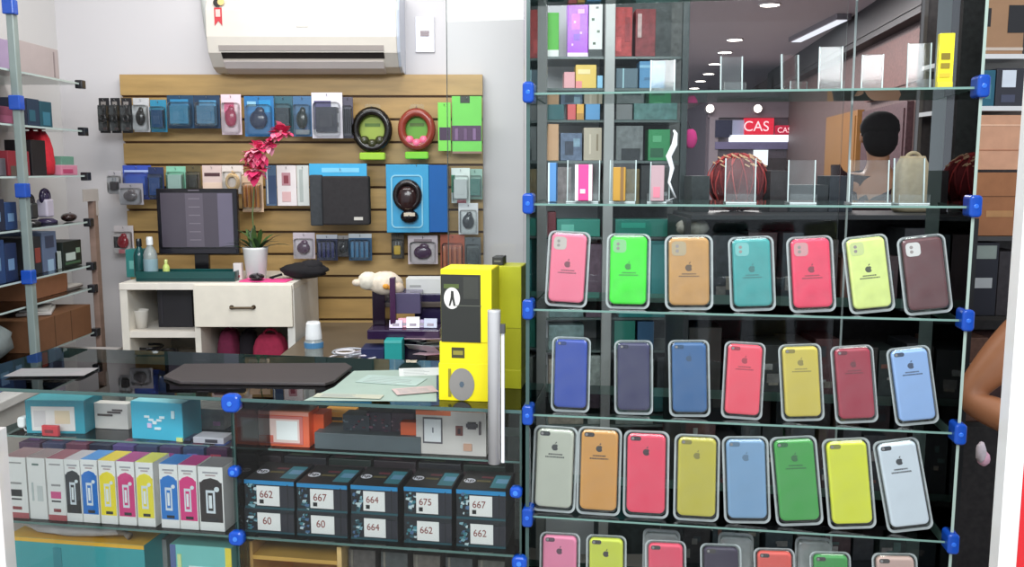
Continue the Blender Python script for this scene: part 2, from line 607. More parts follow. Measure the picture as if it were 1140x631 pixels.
# ---- phone cases in clear clamshells
def apple(s):
    body = []
    for i in range(24):
        a = math.radians(90 + 15 * i)
        x, z = math.cos(a), math.sin(a)
        rx = .46 if z > 0 else .46 * (1 - .18 * z * z)
        rz_ = .44 - (.07 if abs(x) < .2 and z > 0 else 0) - (.05 if abs(x) < .15 and z < 0 else 0)
        X_, Z_ = rx * x, rz_ * z
        if x > .75 and -.45 < z < .55:
            X_ -= .17 * (1 - ((z - .05) / .5) ** 2)
        body.append((X_ * s, Z_ * s))
    leaf = [(0, .48), (.02, .62), (.12, .74), (.22, .78), (.2, .64), (.1, .52)]
    return body, [(x * s, z * s) for x, z in leaf]
def phone_case(label, bl, br, tl, tr, ytop, ybot, si, col, cam_='tall', logo=True, glare=None, bb=.03, lean=-.13, dark='#2a2320', milk=True, group=None, cut=None, letters=True):
    zs = SHZ[si] + .0008
    pc = (bl + br) / 2
    u, _ = F(pc, ybot, bb)
    ua, _ = F(bl, ybot, bb); ub, _ = F(br, ybot, bb)
    W = ub - ua
    _, za = F(pc, ytop, bb + .02)
    H = (za - zs) / math.cos(lean)
    tc = (tl + tr) / 2
    ut, _ = F(tc, ytop, bb)
    roll = math.atan2(ut - u, H)
    p = FW(u, bb, zs + abs(math.sin(roll)) * W / 2 * .8)
    t = Thing('phone_case', label, 'phone case', tuple(p), ANG, group, rx=lean, ry=roll)
    cw, ch = W * .84, H * .905
    czc = H * .515
    q = t.part('case_shell', smooth=False)
    q.rr(0, czc, cw, ch, cw * .16, [(-.0085, .006), (-.0075, .0025), (-.005, .0006), (-.002, 0), (.002, 0)], (col, 'soft' if cut else 'matte'), seg=7)
    # packaging: flange ring and domed clear front, thin clear back
    q = t.part('clear_package', label='clear plastic clamshell around the case')
    q.rr(0, H * .5, W, H, cw * .19, [(-.001, .0), (-.001, .0055), (.002, .0055), (.002, .0)], MILK, seg=7, closed=True)
    q.rr(0, czc, cw + .007, ch + .007, cw * .19, [(-.0125, .0065), (-.0115, .003), (-.008, .001), (-.001, -.0005)], CLEAR, seg=7, cap=(True, False))
    if cam_ == 'square':
        q = t.part('camera_opening', label='pale camera opening')
        s = cw * .36
        q.rr(-cw / 2 + s * .72, czc + ch / 2 - s * .78, s, s, s * .28, [(-.0093, .0), (-.0080, 0)], (cut or '#c9bdb4', 'gloss'))
        q.cyl((-cw / 2 + s * .6, -.0096, czc + ch / 2 - s * .62), s * .12, .0006, ('#9c918c', 'gloss'), 'y')
        q.cyl((-cw / 2 + s * .6, -.0096, czc + ch / 2 - s * .95), s * .12, .0006, ('#9c918c', 'gloss'), 'y')
    else:
        q = t.part('camera_opening', label='small camera opening')
        s = cw * .13
        q.rr(-cw / 2 + s * 1.7, czc + ch / 2 - s * .95, s * 2.1, s * .9, s * .4, [(-.0093, .0), (-.0080, 0)], (dark, 'gloss'))
        q.cyl((-cw / 2 + s * 1.1, -.0096, czc + ch / 2 - s * .95), s * .3, .0006, ('#8f8a88', 'gloss'), 'y')
    if logo:
        lz = czc + ch * (.05 if cam_ == 'square' else .27)
        bd, lf = apple(cw * .2)
        q = t.part('logo', label='small dark apple emblem')
        q.prism([(x, z + lz) for x, z in bd], -.0094, -.0080, (dark, 'matte'))
        q.prism([(x, z + lz) for x, z in lf], -.0094, -.0080, (dark, 'matte'))
        if letters:
            q = t.part('lettering', label='tiny illegible print')
            rn = random.Random(label)
            for row, (wid, zz) in enumerate(((.34, -.085), (.5, -.12))):
                x = -wid / 2
                while x < wid / 2:
                    l = rn.uniform(.015, .04)
                    q.box(x * cw, (x + l) * cw, -.0092, -.0080, lz + (zz - .012) * ch, lz + (zz + .006) * ch, (dark, 'matte'))
                    x += l + .012
    return t.done()
PC = phone_case
# shelf A
PC('pink phone case with square camera opening, leftmost on the third glass shelf down', 606, 653, 611, 656, 258, 345, 3, '#f0708c', 'square', dark='#7a3444')
PC('bright neon green phone case in clear package', 674, 723, 676, 724, 260, 347, 3, '#2fe812', 'square', dark='#1c8a20', cut='#8ed08c')
PC('tan camel phone case with square camera opening', 740, 794, 741, 793, 262, 347, 3, '#c08c46', 'square', dark='#5a4020', cut='#b8a482')
PC('teal green phone case with square camera opening', 813, 864, 811, 862, 264, 347, 3, '#2f9a98', 'square', dark='#24706e', cut='#7cc2be', lean=-.13)
PC('crimson red phone case with square camera opening', 879, 931, 877, 928, 264, 351, 3, '#f02f58', 'square', dark='#8a1c34', cut='#d89a9c')
PC('pale lime yellow phone case with clear black emblem', 946, 997, 939, 989, 264, 352, 3, '#dff086', 'square', dark='#3c4420', cut='#d0dc92')
PC('dark maroon phone case with white camera opening, no emblem', 1007, 1061, 1001, 1054, 264, 355, 3, '#581e22', 'square', logo=False, cut='#e0dcd8')
# shelf B
PC('royal blue phone case, leftmost on the fourth glass shelf down', 613, 656, 614, 657, 375, 459, 4, '#163ea4', logo=False, dark='#173478')
PC('dark indigo purple phone case beside the royal blue one', 684, 727, 683, 727, 379, 461, 4, '#221c50', logo=False, dark='#1d1a3c')
PC('steel blue phone case between the indigo and coral ones', 745, 791, 744, 790, 379, 466, 4, '#225c94', dark='#1e486e', letters=False)
PC('coral red phone case leaning right on the fourth shelf', 802, 848, 808, 854, 381, 468, 4, '#ff4a60', dark='#a82238')
PC('mustard yellow phone case beside the dark red one', 870, 918, 867, 916, 384, 473, 4, '#d6c044', dark='#948434')
PC('dark red phone case on the fourth glass shelf', 930, 978, 925, 975, 386, 475, 4, '#a41434', dark='#701024')
PC('pale blue phone case leaning left, rightmost on the fourth shelf', 997, 1046, 988, 1038, 388, 475, 4, '#94b8ec', dark='#2e405e')
# shelf C
PC('grey-white phone case with black emblem, leftmost on the fifth shelf', 591, 640, 594, 642, 475, 571, 5, '#c0c2b0', dark='#2c2c28')
PC('orange tan phone case with black emblem on the fifth shelf', 641, 690, 643, 692, 476, 573, 5, '#dc9a42', dark='#2c2016')
PC('red-pink phone case with black emblem between tan and yellow ones', 693, 744, 695, 745, 480, 579, 5, '#ff4060', dark='#38141c', letters=False)
PC('olive yellow phone case with faint emblem', 749, 800, 752, 802, 484, 582, 5, '#ccbe36', dark='#8e8430', letters=False)
PC('grey-blue phone case with faint emblem on the fifth shelf', 806, 858, 805, 856, 487, 587, 5, '#7ea6cc', dark='#5c7c98', letters=False)
PC('grass green phone case on the fifth shelf beside the lemon one', 864, 917, 858, 910, 488, 590, 5, '#3ca53e', dark='#226a2a')
PC('lemon yellow phone case beside the white one', 922, 976, 917, 970, 490, 592, 5, '#e8ec28', logo=False, dark='#8c8c28')
PC('white phone case with black emblem, rightmost on the fifth shelf', 988, 1040, 972, 1026, 492, 594, 5, '#dfe8f0', dark='#1a1c22')
# shelf D (cut by the frame)
hD = 92
for lb, x0, x1, yt, c in (('light pink phone case at the bottom left edge of the cabinet', 600, 645, 593, '#f086a8'),
                         ('yellow-green phone case at the bottom beside the light pink one', 652, 697, 596, '#d6de3c'),
                         ('rose red phone case at the bottom, third from left', 718, 764, 602, '#f24c68'),
                         ('dark plum phone case at the bottom edge', 780, 826, 606, '#2c1836'),
                         ('orange coral phone case at the bottom edge', 840, 886, 611, '#ec5a4c'),
                         ('mid green phone case at the bottom edge', 903, 949, 615, '#3c9c44'),
                         ('beige pink phone case at the bottom right edge', 973, 1024, 617, '#d4b0a4')):
    PC(lb, x0, x1, x0, x1, yt, yt + hD, 6, c, logo=(x0 < 700), dark='#5c3444' if c == '#f086a8' else '#3a3028', letters=False, bb=.05)
for lb, x0, x1, yt in (('empty clear clamshell behind the rose red case', 714, 756, 589), ('empty clear clamshell behind the plum case', 798, 838, 593), ('empty clear clamshell behind the green case', 884, 926, 598)):
    u, z_, W, H = frect(x0, yt, x1, yt + 80, .10)
    p = FW(u, .11, SHZ[6] + .001)
    t = Thing('clear_clamshell', lb, 'package', tuple(p), ANG, rx=-.1)
    q = t.part('clear_clamshell')
    H = F(x0, yt, .12)[1] - SHZ[6]
    q.rr(0, H / 2, W, H, .014, [(-.001, 0), (-.001, .006), (.002, .006), (.002, 0)], MILK, closed=True)
    q.rr(0, H / 2, W * .9, H * .93, .012, [(-.014, .005), (-.012, .001), (-.001, 0)], MILK, cap=(True, False))
    t.done()

# ---- acrylic phone stands on the two upper shelves
def acrylic(label, x0, y0, x1, y1, si, bb=.06, rz=0.0):
    z0 = SHZ[si] + .0005
    u, _, W, _ = frect(x0, y0, x1, y1, bb)
    H = F(x0, y0, bb + .02)[1] - z0
    t = Thing('acrylic_stand', label, 'display stand', tuple(FW(u, bb, z0)), ANG + rz)
    th = .003
    q = t.part('base'); q.box(-W / 2, W / 2, 0, .075, 0, th, CLEAR, edge=('#c9d8d6', 'gloss'))
    q = t.part('back_plate')
    q.box(-W / 2, W / 2, .03, .033, th, H, CLEAR, edge=('#c9d8d6', 'gloss'), rot=Matrix.Rotation(-.07, 3, 'X'), piv=(0, .03, th))
    q = t.part('front_lip'); q.box(-W / 2, W / 2, 0, th, th, .02, CLEAR, edge=('#c9d8d6', 'gloss'))
    for s_ in (-1, 1):
        q = t.part('side_rail'); q.box(s_ * W / 2 - .0012, s_ * W / 2 + .0012, .028, .031, th, H, ('#b9c9c6', 'gloss'), rot=Matrix.Rotation(-.07, 3, 'X'), piv=(0, .03, th))
    return t.done()
G = None
acrylic('clear acrylic stand before the blue boxes on the upper shelf', 724, 66, 751, 101, 1)
acrylic('clear acrylic stand in front of the ceiling lights on the upper shelf', 806, 62, 831, 100, 1, rz=.2)
acrylic('narrow clear acrylic stand turned aside, left of the frosted one', 878, 60, 901, 99, 1, rz=.5)
acrylic('frosted clear acrylic stand in the middle of the upper shelf', 914, 51, 940, 98, 1)
acrylic('narrow acrylic stand right of the frosted one', 960, 60, 983, 98, 1, rz=-.15)
acrylic('wide acrylic stand beside the yellow packet', 1014, 47, 1040, 97, 1)
acrylic('acrylic stand behind the pink packet on the second shelf', 630, 178, 666, 226, 2)
acrylic('acrylic stand holding the mustard packet', 678, 178, 707, 225, 2)
acrylic('acrylic stand beside the white reflection streak', 720, 180, 742, 226, 2, rz=-.2)
acrylic('acrylic stand below the red mall sign', 808, 176, 842, 226, 2)
acrylic('acrylic stand at the middle of the second shelf', 879, 178, 909, 228, 2)
acrylic('large acrylic stand on the second shelf, second from the right', 948, 178, 992, 228, 2)
acrylic('acrylic stand at the right end of the second shelf', 1000, 176, 1036, 228, 2, rz=.15)
# items on those shelves
def shelf_item(label, x0, y0, x1, y1, si, bb, D, col, **k):
    u, _, W, _ = frect(x0, y0, x1, y1, bb)
    z0 = SHZ[si] + .0008 + k.pop('lift', 0)
    H = F(x0, y0, bb)[1] - z0
    p = FW(u, bb, z0)
    return carton(label, p.x, p.y, p.z, W, H, D, col, rz=ANG, **k)
shelf_item('slim bright yellow packet with dark print standing on the upper shelf', 1043, 37, 1060, 99, 1, .045, .016, '#f2e22c', name='slim_packet', cat='packet',
           prints=((.15, .52, .6, .12, '#7a6a20'), (.15, .36, .6, .1, '#8a7a24'), (.1, .2, .7, .08, '#c8b030'), (0, .0, 1, .12, '#d0c63c')), kind='gloss')
shelf_item('pink and white packet on the acrylic stand, left end of the second shelf', 640, 183, 659, 224, 2, .05, .012, '#d83c84', name='accessory_packet', cat='packet', lift=.004,
           prints=((0, 0, .18, 1, '#e8dcdc'), (.8, 0, .2, 1, '#eadada'), (.3, .2, .3, .12, '#f0c8d8')))
shelf_item('mustard brown packet on its acrylic stand', 682, 186, 696, 224, 2, .05, .012, '#b08426', name='accessory_packet', cat='packet', lift=.004, prints=((.6, 0, .25, 1, '#7a5a2c'),))
shelf_item('light blue boxed accessory at the left end of the second shelf', 610, 181, 619, 226, 2, .08, .03, '#4d84b8', name='accessory_box', cat='box', prints=((.0, .0, .2, 1, '#c8dce4'),))
shelf_item('grey-pink packet leaning inside the acrylic stand beside the reflection streak', 724, 184, 739, 224, 2, .05, .01, '#a88c90', name='accessory_packet', cat='packet', lift=.004, prints=((.2, .1, .5, .3, '#c87484'),))
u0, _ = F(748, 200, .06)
t = Thing('reflection_streak', 'white reflection streak modelled as a curl on the second shelf by the dark partition', 'cable', tuple(FW(u0, .06, SHZ[2])), ANG)
q = t.part('reflection_streak', smooth=True)
q.tube([(-.012, 0, .004), (.008, 0, .012), (-.006, .004, .045), (.0, 0, .075), (-.008, 0, .10), (.004, 0, .125), (.006, 0, .148), (.001, 0, .155)], .005, ('#eef2f4', 'gloss'), 8, rr=[.003, .003, .003, .005, .0065, .0065, .004, .002])  # solid white tube standing in for a bright reflection in the glass
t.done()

# ================================================================== glass counter (left)
CTZ = F(258, 442, 0)[1]          # top surface
UL = F(-70, 500)[0]
UR = F(583, 500)[0] - .004
UM = F(262, 520)[0]
BZ = F(262, 597, .0)[1]          # main shelf
TZ = F(180, 490, .19)[1]         # upper inner shelf
CBD = .46
LOWZ = .30
t = Thing('glass_display_counter', 'long glass display counter with blue connectors full of ink boxes', 'display counter', tuple(FW(0, 0, 0)), ANG)
q = t.part('glass_top'); q.box(UL, UR, -.006, CBD, CTZ - .008, CTZ, GLASS, edge=('#46605c', 'gloss'))
q = t.part('front_pane'); q.box(UL, UM - .004, -.004, 0, .06, CTZ - .009, GLASS, edge=('#46605c', 'gloss'))
q = t.part('front_pane'); q.box(UM + .004, UR, -.004, 0, .06, CTZ - .009, GLASS, edge=('#46605c', 'gloss'))
q = t.part('back_pane'); q.box(UL, UR, CBD - .006, CBD - .002, .06, CTZ - .009, ('#d8e0de', 'glass'), edge=('#46605c', 'gloss'))
q = t.part('divider'); q.box(UM - .003, UM + .003, .001, CBD - .007, .06, CTZ - .009, GLASS, edge=('#39524e', 'gloss'))
q = t.part('end_pane'); q.box(UR - .005, UR, .001, CBD - .007, .06, CTZ - .009, GLASS, edge=('#46605c', 'gloss'))
for a, c in ((UL, UM - .004), (UM + .004, UR - .006)):
    q = t.part('glass_shelf'); q.box(a, c, .004, CBD - .01, BZ - .006, BZ, GLASS, edge=('#5a7a74', 'gloss'))
    q = t.part('glass_shelf'); q.box(a, c, .17, CBD - .01, TZ - .005, TZ, GLASS, edge=('#6f8a84', 'gloss'))
q = t.part('bottom_deck', label='pale wooden bottom deck'); q.box(UL, UR, 0, CBD, LOWZ - .02, LOWZ, ('#b9aa92', 'wood'))
q = t.part('plinth', bev=.003, label='grey base below the counter'); q.box(UL, UR, .02, CBD, 0, LOWZ - .02, ('#9a9a98', 'matte'))
for (u_, z_, s_) in ((UM, CTZ - .012, 1.35), (UM, TZ, .8), (UM, BZ, 1.1), (UR - .004, BZ - .012, 1.0), (UR - .012, TZ - .01, .8)):
    q = t.part('blue_connector', bev=.003, label='blue plastic connector')
    q.rr(u_, z_, .034 * s_, .032 * s_, .012 * s_, [(-.016, .004), (-.012, 0), (.004, 0)], ('#114cb4', 'gloss'))
    q.cyl((u_, -.017, z_), .006, .003, ('#3f7fdc', 'gloss'), 'y')
t.done()

# ---- ink refill boxes on the left shelf
def inkbox(label, x0, x1, yt, yb, body, top, style):
    bb = .02
    u, _, W, _ = frect(x0, yt, x1, yb, bb)
    z0 = BZ + .0006
    H = F((x0 + x1) / 2, yt, bb)[1] - z0
    p = FW(u, bb, z0)
    t = Thing('ink_box', label, 'ink box', tuple(p), ANG, 'boxed ink bottles in a row on the counter shelf')
    D = .075
    q = t.part('carton', bev=.001)
    q.box(-W / 2 + .0008, W / 2 - .0008, 0, D, 0, H, ('#ece9e6', 'matte'))
    q.box(-W / 2 + .001, W / 2 - .001, .0008, D - .001, H, H + .0008, (top, 'matte'))
    q = t.part('printing')
    def pr(fx, fz, fw, fh, c, l=0):
        q.box((fx - .5) * W, (fx + fw - .5) * W, -.001 - l * .0004, 0, fz * H, (fz + fh) * H, (c, 'matte'))
    if style == 'brand':
        pr(.06, .14, .88, .62, body)
        q.prism([(-.44 * W, .74 * H), (-.28 * W, .80 * H), (0, .83 * H), (.28 * W, .80 * H), (.44 * W, .74 * H)], -.0012, 0, (body, 'matte'))
        pr(.3, .28, .36, .36, '#d9dfe6', 1)
        pr(.38, .32, .2, .28, body, 2)
        pr(.42, .36, .12, .2, '#e9edf0', 3)
        pr(.34, .16, .4, .045, '#2c2c30', 1)
        pr(.2, .9, .6, .025, '#a7a4a8')
        pr(.3, .86, .4, .02, '#b9a4a4')
        q.cyl((.24 * W, -.0016, .66 * H), W * .1, .001, ('#dfe6ea', 'matte'), 'y', 12)
    elif style == 'plain':
        pr(.0, 0, 1, .09, '#b4585c')
        pr(.2, .36, .55, .11, body)
        pr(.22, .30, .5, .025, '#3c3634')
        pr(.3, .14, .4, .05, '#8c3a3c')
        pr(.25, .56, .5, .03, '#9c9896')
        pr(.2, .9, .6, .02, '#9c9896')
    else:
        pr(.3, .88, .35, .03, '#6d8078')
        pr(.2, .3, .1, .3, '#c0c6c4')
        pr(.5, .3, .3, .25, '#cfd2d0')
    return t.done()
inkbox('white ink box with black print and red foot, leftmost in the row', 8, 33, 509, 578, '#1e1c1c', '#b98f90', 'plain')
inkbox('plain pale grey ink box second from left', 34, 54, 510, 579, '#8a908e', '#a89090', 'none')
inkbox('white ink box with pink print and red foot', 55, 75, 511, 580, '#d84c86', '#a05a66', 'plain')
inkbox('white and black ink box, left of the blue one', 75, 93, 512, 582, '#2c2a2a', '#c8bcc0', 'brand')
inkbox('blue ink box directly right of the left black one', 93, 112, 512, 583, '#2470c4', '#5a94d4', 'brand')
inkbox('yellow ink box left of the magenta one', 113, 132, 513, 585, '#f2dc30', '#e6c83a', 'brand')
inkbox('magenta ink box between the two yellow ones', 133, 153, 514, 587, '#d43c7c', '#b03c7c', 'brand')
inkbox('yellow ink box followed by a gap', 154, 174, 515, 589, '#eedc3c', '#dcd446', 'brand')
inkbox('blue ink box right of the gap in the row', 180, 201, 517, 592, '#2c78c8', '#3c7cc8', 'brand')
inkbox('magenta ink box beside the rightmost black one', 201, 222, 518, 592, '#dc3c80', '#c43c84', 'brand')
inkbox('black and white ink box, rightmost in the row', 223, 251, 520, 595, '#332c2c', '#8a8688', 'brand')

# ---- black cartridge boxes, five columns of two
def cart(label, x0, x1, yt, yb, num, num_c, dotc, ref, logo, z0, bb=.03, labelx=.25, plain=False):
    u, _, W, _ = frect(x0, yt, x1, yb, bb)
    H = F((x0 + x1) / 2, yt, bb)[1] - z0
    p = FW(u, bb, z0)
    D = .13
    t = Thing('cartridge_box', label, 'ink cartridge box', tuple(p), ANG, 'black printer cartridge boxes stacked in two tiers')
    q = t.part('carton', bev=.001)
    q.box(-W / 2, W / 2, 0, D, 0, H, ('#161b22', 'matte'))
    q = t.part('printing')
    q.box(-W / 2, W / 2 , -.0008, 0, H * .0, H * .08, ('#1b4a54', 'matte'))
    q.box(W * .2, W / 2, -.0010, 0, H * .10, H * .82, ('#262630', 'matte'))
    q.box(W * .36, W * .38, -.0014, 0, H * .08, H * .9, ('#12141a', 'matte'))
    rn = random.Random(label)
    for k in range(16):
        a, c = rn.uniform(-.47, -.3), rn.uniform(.06, .86)
        s1, s2 = rn.uniform(.02, .08), rn.uniform(.03, .12)
        q.prism([((a) * W, c * H), ((a + s1) * W, (c - .03) * H), ((a + s1 * 1.3) * W, (c + s2) * H), ((a + .01) * W, (c + s2 * .8) * H)], -.0011 - k * 5e-5, 0, (rn.choice(['#3d7f8a', '#7fa8b4', '#2b5a66', '#c4d4d8', '#1d4550', '#4c6c90']), 'matte'))
    if logo:
        q = t.part('blue_band', label='bright blue strip along the top edge')
        q.box(-W / 2, W / 2, -.0012, 0, H * .86, H, ('#2386be', 'matte'))
        q = t.part('top_printing')
        q.box(-W / 2 + .001, W / 2 - .001, .002, D - .002, H, H + .0006, ('#1a1618', 'matte'))
        q.box(W * .15, W * .46, .02, D * .8, H + .0006, H + .001, ('#3b8290', 'matte'))
        q.box(W * .22, W * .46, .05, D * .6, H + .001, H + .0014, ('#6f9fc0', 'matte'))
        q.box(-W * .18, W * .1, D * .42, D * .5, H + .0006, H + .001, ('#6a5d30', 'matte'))
        q.box(-W * .12, W * .12, D * .62, D * .7, H + .0006, H + .001, ('#6c2a34', 'matte'))
        q.cyl((-W * .33, D * .45, H + .0009), W * .12, .0008, ('#f0ecf6', 'matte'), 'z', 20)
        t.text('logo', 'hp', -W * .33, D * .45, H + .0018, W * .2, ('#2a2430', 'matte'), rot=(0, 0, 0), label='round hp logo')
    q = t.part('white_label', label='white square label')
    lw = W * .46
    lx = (labelx - .5) * W
    q.box(lx, lx + lw, -.0022, -.0012, H * .13, H * .82 if logo else H * .86, ('#ece9e6', 'matte'))
    if dotc:
        q.box(lx + lw * .12, lx + lw * .3, -.0026, -.0022, H * .2, H * .34, ('#181818', 'matte'))
    t.text('lettering', num, lx + lw * .42, -.0027, H * .52, lw * .44, (num_c, 'matte'), sx=.9)
    return t.done()
COLS = [(273, 328, 535, 567, 598, '662', '60', .25), (331, 387, 539, 570, 603, '667', '60', .27), (391, 443, 541, 573, 608, '664', '664', .27),
        (450, 503, 543, 576, 612, '675', '662', .26), (508, 563, 546, 579, 615, '667', '662', .27)]
names = ['first', 'second', 'third', 'fourth', 'fifth']
for i, (x0, x1, ya, ym, yb, n1, n2, lx) in enumerate(COLS):
    zb = BZ + .0006
    zm = F((x0 + x1) / 2, ym, .03)[1]
    cart('lower black cartridge box in the %s stack from the left' % names[i], x0, x1, ym, yb, n2, '#8a4038', False, None, False, zb, labelx=lx + .02)
    cart('upper black cartridge box with blue strip, %s stack from the left' % names[i], x0, x1, ya, ym, n1, '#8a4038', True, None, True, zm + .0008, labelx=lx)
# row behind, dark tops
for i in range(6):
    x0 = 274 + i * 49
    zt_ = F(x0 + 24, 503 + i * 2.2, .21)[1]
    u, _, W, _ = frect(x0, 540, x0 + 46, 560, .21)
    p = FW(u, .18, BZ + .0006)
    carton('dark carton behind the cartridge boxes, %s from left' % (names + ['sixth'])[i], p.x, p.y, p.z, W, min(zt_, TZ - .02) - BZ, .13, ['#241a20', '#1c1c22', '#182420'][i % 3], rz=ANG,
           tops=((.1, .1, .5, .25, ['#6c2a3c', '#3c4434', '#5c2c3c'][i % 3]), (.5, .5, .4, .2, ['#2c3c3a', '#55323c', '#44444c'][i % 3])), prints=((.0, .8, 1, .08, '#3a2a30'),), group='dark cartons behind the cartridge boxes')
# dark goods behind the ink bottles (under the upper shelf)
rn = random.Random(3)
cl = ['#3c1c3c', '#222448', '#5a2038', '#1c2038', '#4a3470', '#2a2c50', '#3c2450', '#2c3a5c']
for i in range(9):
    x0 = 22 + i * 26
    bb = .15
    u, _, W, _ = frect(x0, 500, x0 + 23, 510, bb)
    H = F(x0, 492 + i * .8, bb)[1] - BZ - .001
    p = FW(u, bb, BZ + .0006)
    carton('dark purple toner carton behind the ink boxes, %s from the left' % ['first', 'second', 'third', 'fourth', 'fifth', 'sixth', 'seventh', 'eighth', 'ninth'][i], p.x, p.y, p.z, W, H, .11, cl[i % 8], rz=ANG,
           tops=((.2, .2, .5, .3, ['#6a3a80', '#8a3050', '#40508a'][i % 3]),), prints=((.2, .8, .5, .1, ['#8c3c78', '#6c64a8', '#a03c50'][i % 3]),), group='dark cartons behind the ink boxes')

# ---- goods on the upper inner shelf of the counter
def tz(): return TZ + .0006
def ubox(label, x0, y0, x1, bb, D, col, rz=0, z=None, **k):
    u, _, W, _ = frect(x0, y0, x1, y0 + 30, bb)
    z0 = tz() if z is None else z
    H = F((x0 + x1) / 2, y0, bb)[1] - z0
    p = FW(u, bb, z0)
    return carton(label, p.x, p.y, p.z, W, H, D, col, rz=ANG + rz, **k)
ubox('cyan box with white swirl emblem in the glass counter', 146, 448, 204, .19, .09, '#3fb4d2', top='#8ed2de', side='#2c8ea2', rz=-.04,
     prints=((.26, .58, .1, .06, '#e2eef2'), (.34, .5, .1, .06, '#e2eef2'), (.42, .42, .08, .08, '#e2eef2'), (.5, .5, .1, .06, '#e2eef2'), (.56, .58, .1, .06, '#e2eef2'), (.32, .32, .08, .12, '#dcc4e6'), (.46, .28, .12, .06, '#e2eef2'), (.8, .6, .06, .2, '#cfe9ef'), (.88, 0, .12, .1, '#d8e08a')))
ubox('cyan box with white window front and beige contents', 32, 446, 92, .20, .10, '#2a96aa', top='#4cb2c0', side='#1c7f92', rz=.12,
     prints=((.1, .08, .74, .74, '#e0dad6'), (.5, .3, .26, .4, '#dcc8a8'), (.14, .2, .2, .5, '#cfc8c8')))
ubox('small red tag packet in front of the cyan window box', 48, 474, 66, .175, .01, '#c83038', name='tag_packet', cat='packet', prints=((.2, .3, .5, .3, '#7c1c24'),))
t = Thing('white_plug', 'small white plug left of the cyan window box', 'plug', tuple(FW(F(26, 470, .2)[0], .2, tz() + .028)), ANG)
q = t.part('plug_body', bev=.002); q.rr(0, 0, .022, .03, .008, [(-.012, .003), (-.009, 0), (.012, 0)], ('#f2f2f2', 'gloss'))
q = t.part('cable', smooth=True); q.tube([(0, 0, -.015), (.004, 0, -.024), (.02, .01, -.0275), (.03, .03, -.0275)], .0018, ('#e8e8e8', 'gloss'))
t.done()
ubox('white packet with dark diagonal stripe between the cyan boxes', 106, 449, 143, .26, .03, '#e6dcd6', name='paper_packet', cat='packet', prints=((.1, .5, .45, .08, '#5a4c48'), (.4, .62, .4, .07, '#5a4c48'), (.55, .72, .3, .06, '#5a4c48')))
ubox('grey carton low behind the white striped packet', 105, 468, 146, .30, .06, '#8f8a8e', prints=((.3, .2, .4, .3, '#6f6a78'),))
ubox('dark grey patterned box right of the cyan swirl box', 210, 455, 250, .30, .08, '#5c5854', kind='mottle', prints=((.2, .5, .2, .2, '#8a3a4c'), (.7, .2, .2, .2, '#8a5a7c')))
ubox('small light box at the right end of the left bay', 216, 487, 250, .18, .05, '#b8b4bc', prints=((.4, .2, .4, .5, '#38343c'),))
ubox('dark navy packet beside the light box', 186, 488, 213, .19, .05, '#202a44', prints=((.2, .3, .4, .3, '#3c4c70'),))
# right bay
t0 = ubox('orange box with clear window showing white earphones', 273, 458, 344, .19, .07, '#f0704e', top='#f09a78', side='#f06030',
     prints=((.0, .9, 1, .1, '#f2a08c'), (.06, .1, .2, .76, '#f8c0a8'), (.12, .3, .08, .25, '#b04428'), (.1, .6, .1, .12, '#f8e0d0'), (.31, .08, .6, .8, '#d87c74'), (.36, .12, .5, .68, '#f0d0c8'), (.5, .2, .33, .55, '#fdfaf8'), (.35, .12, .1, .2, '#d87060')), kind='gloss')
ubox('orange carton standing behind the orange window box', 345, 461, 361, .22, .06, '#f2602c')
ubox('amber yellow carton beside the dark controller packets', 358, 459, 392, .28, .06, '#e8a03c', prints=((.1, .7, .6, .12, '#4c4430'), (.0, .0, .4, .5, '#e8b868')))
ubox('grey flat carton under the controller packets', 350, 484, 468, .185, .10, '#5c6468')
rn = random.Random(9)
for k, (x0, x1, y0, c, s_) in enumerate(((382, 412, 462, '#3b4148', 'leftmost, slate grey'), (408, 436, 459, '#38303c', 'second from left, black'), (432, 462, 460, '#48343f', 'third from left, plum black'))):
    pr = []
    for j in range(14):
        pr.append((rn.uniform(.02, .8), rn.uniform(.3, .9), rn.uniform(.06, .18), rn.uniform(.03, .07), rn.choice(['#8a5a6a', '#5a3a4c', '#6c7880', '#b89aa0', '#3c4450', '#7c2c3c'])))
    pr.append((.15, .18, .5, .13, ['#c8c8c8', '#8c2030', '#d8c8b8'][k]))
    ubox('dark patterned gadget packet, %s in the counter' % s_, x0, y0, x1, .215 + .004 * k, .05, c, prints=pr, name='gadget_packet', cat='packet', z=F(410, 492, .215)[1])
ubox('orange flap of a box beside the smartwatch box', 446, 470, 466, .20, .03, '#f26a3c')
t0 = ubox('white smartwatch box with square watch picture and orange top', 463, 458, 541, .19, .08, '#dcd2cc', top='#ec7a4a',
     prints=((0, .9, .5, .1, '#f07a4c'), (.10, .25, .28, .6, '#6c6468'), (.12, .29, .24, .52, '#f2eff0'), (.235, .5, .02, .12, '#8a8890'), (.57, .46, .1, .22, '#7c4a44'), (.6, .5, .04, .12, '#3c2c30'), (.74, .62, .12, .16, '#4c444c'), (.72, .66, .16, .08, '#4c444c'), (.68, .12, .12, .16, '#d8a890'), (.9, .5, .03, .3, '#5c5054')))

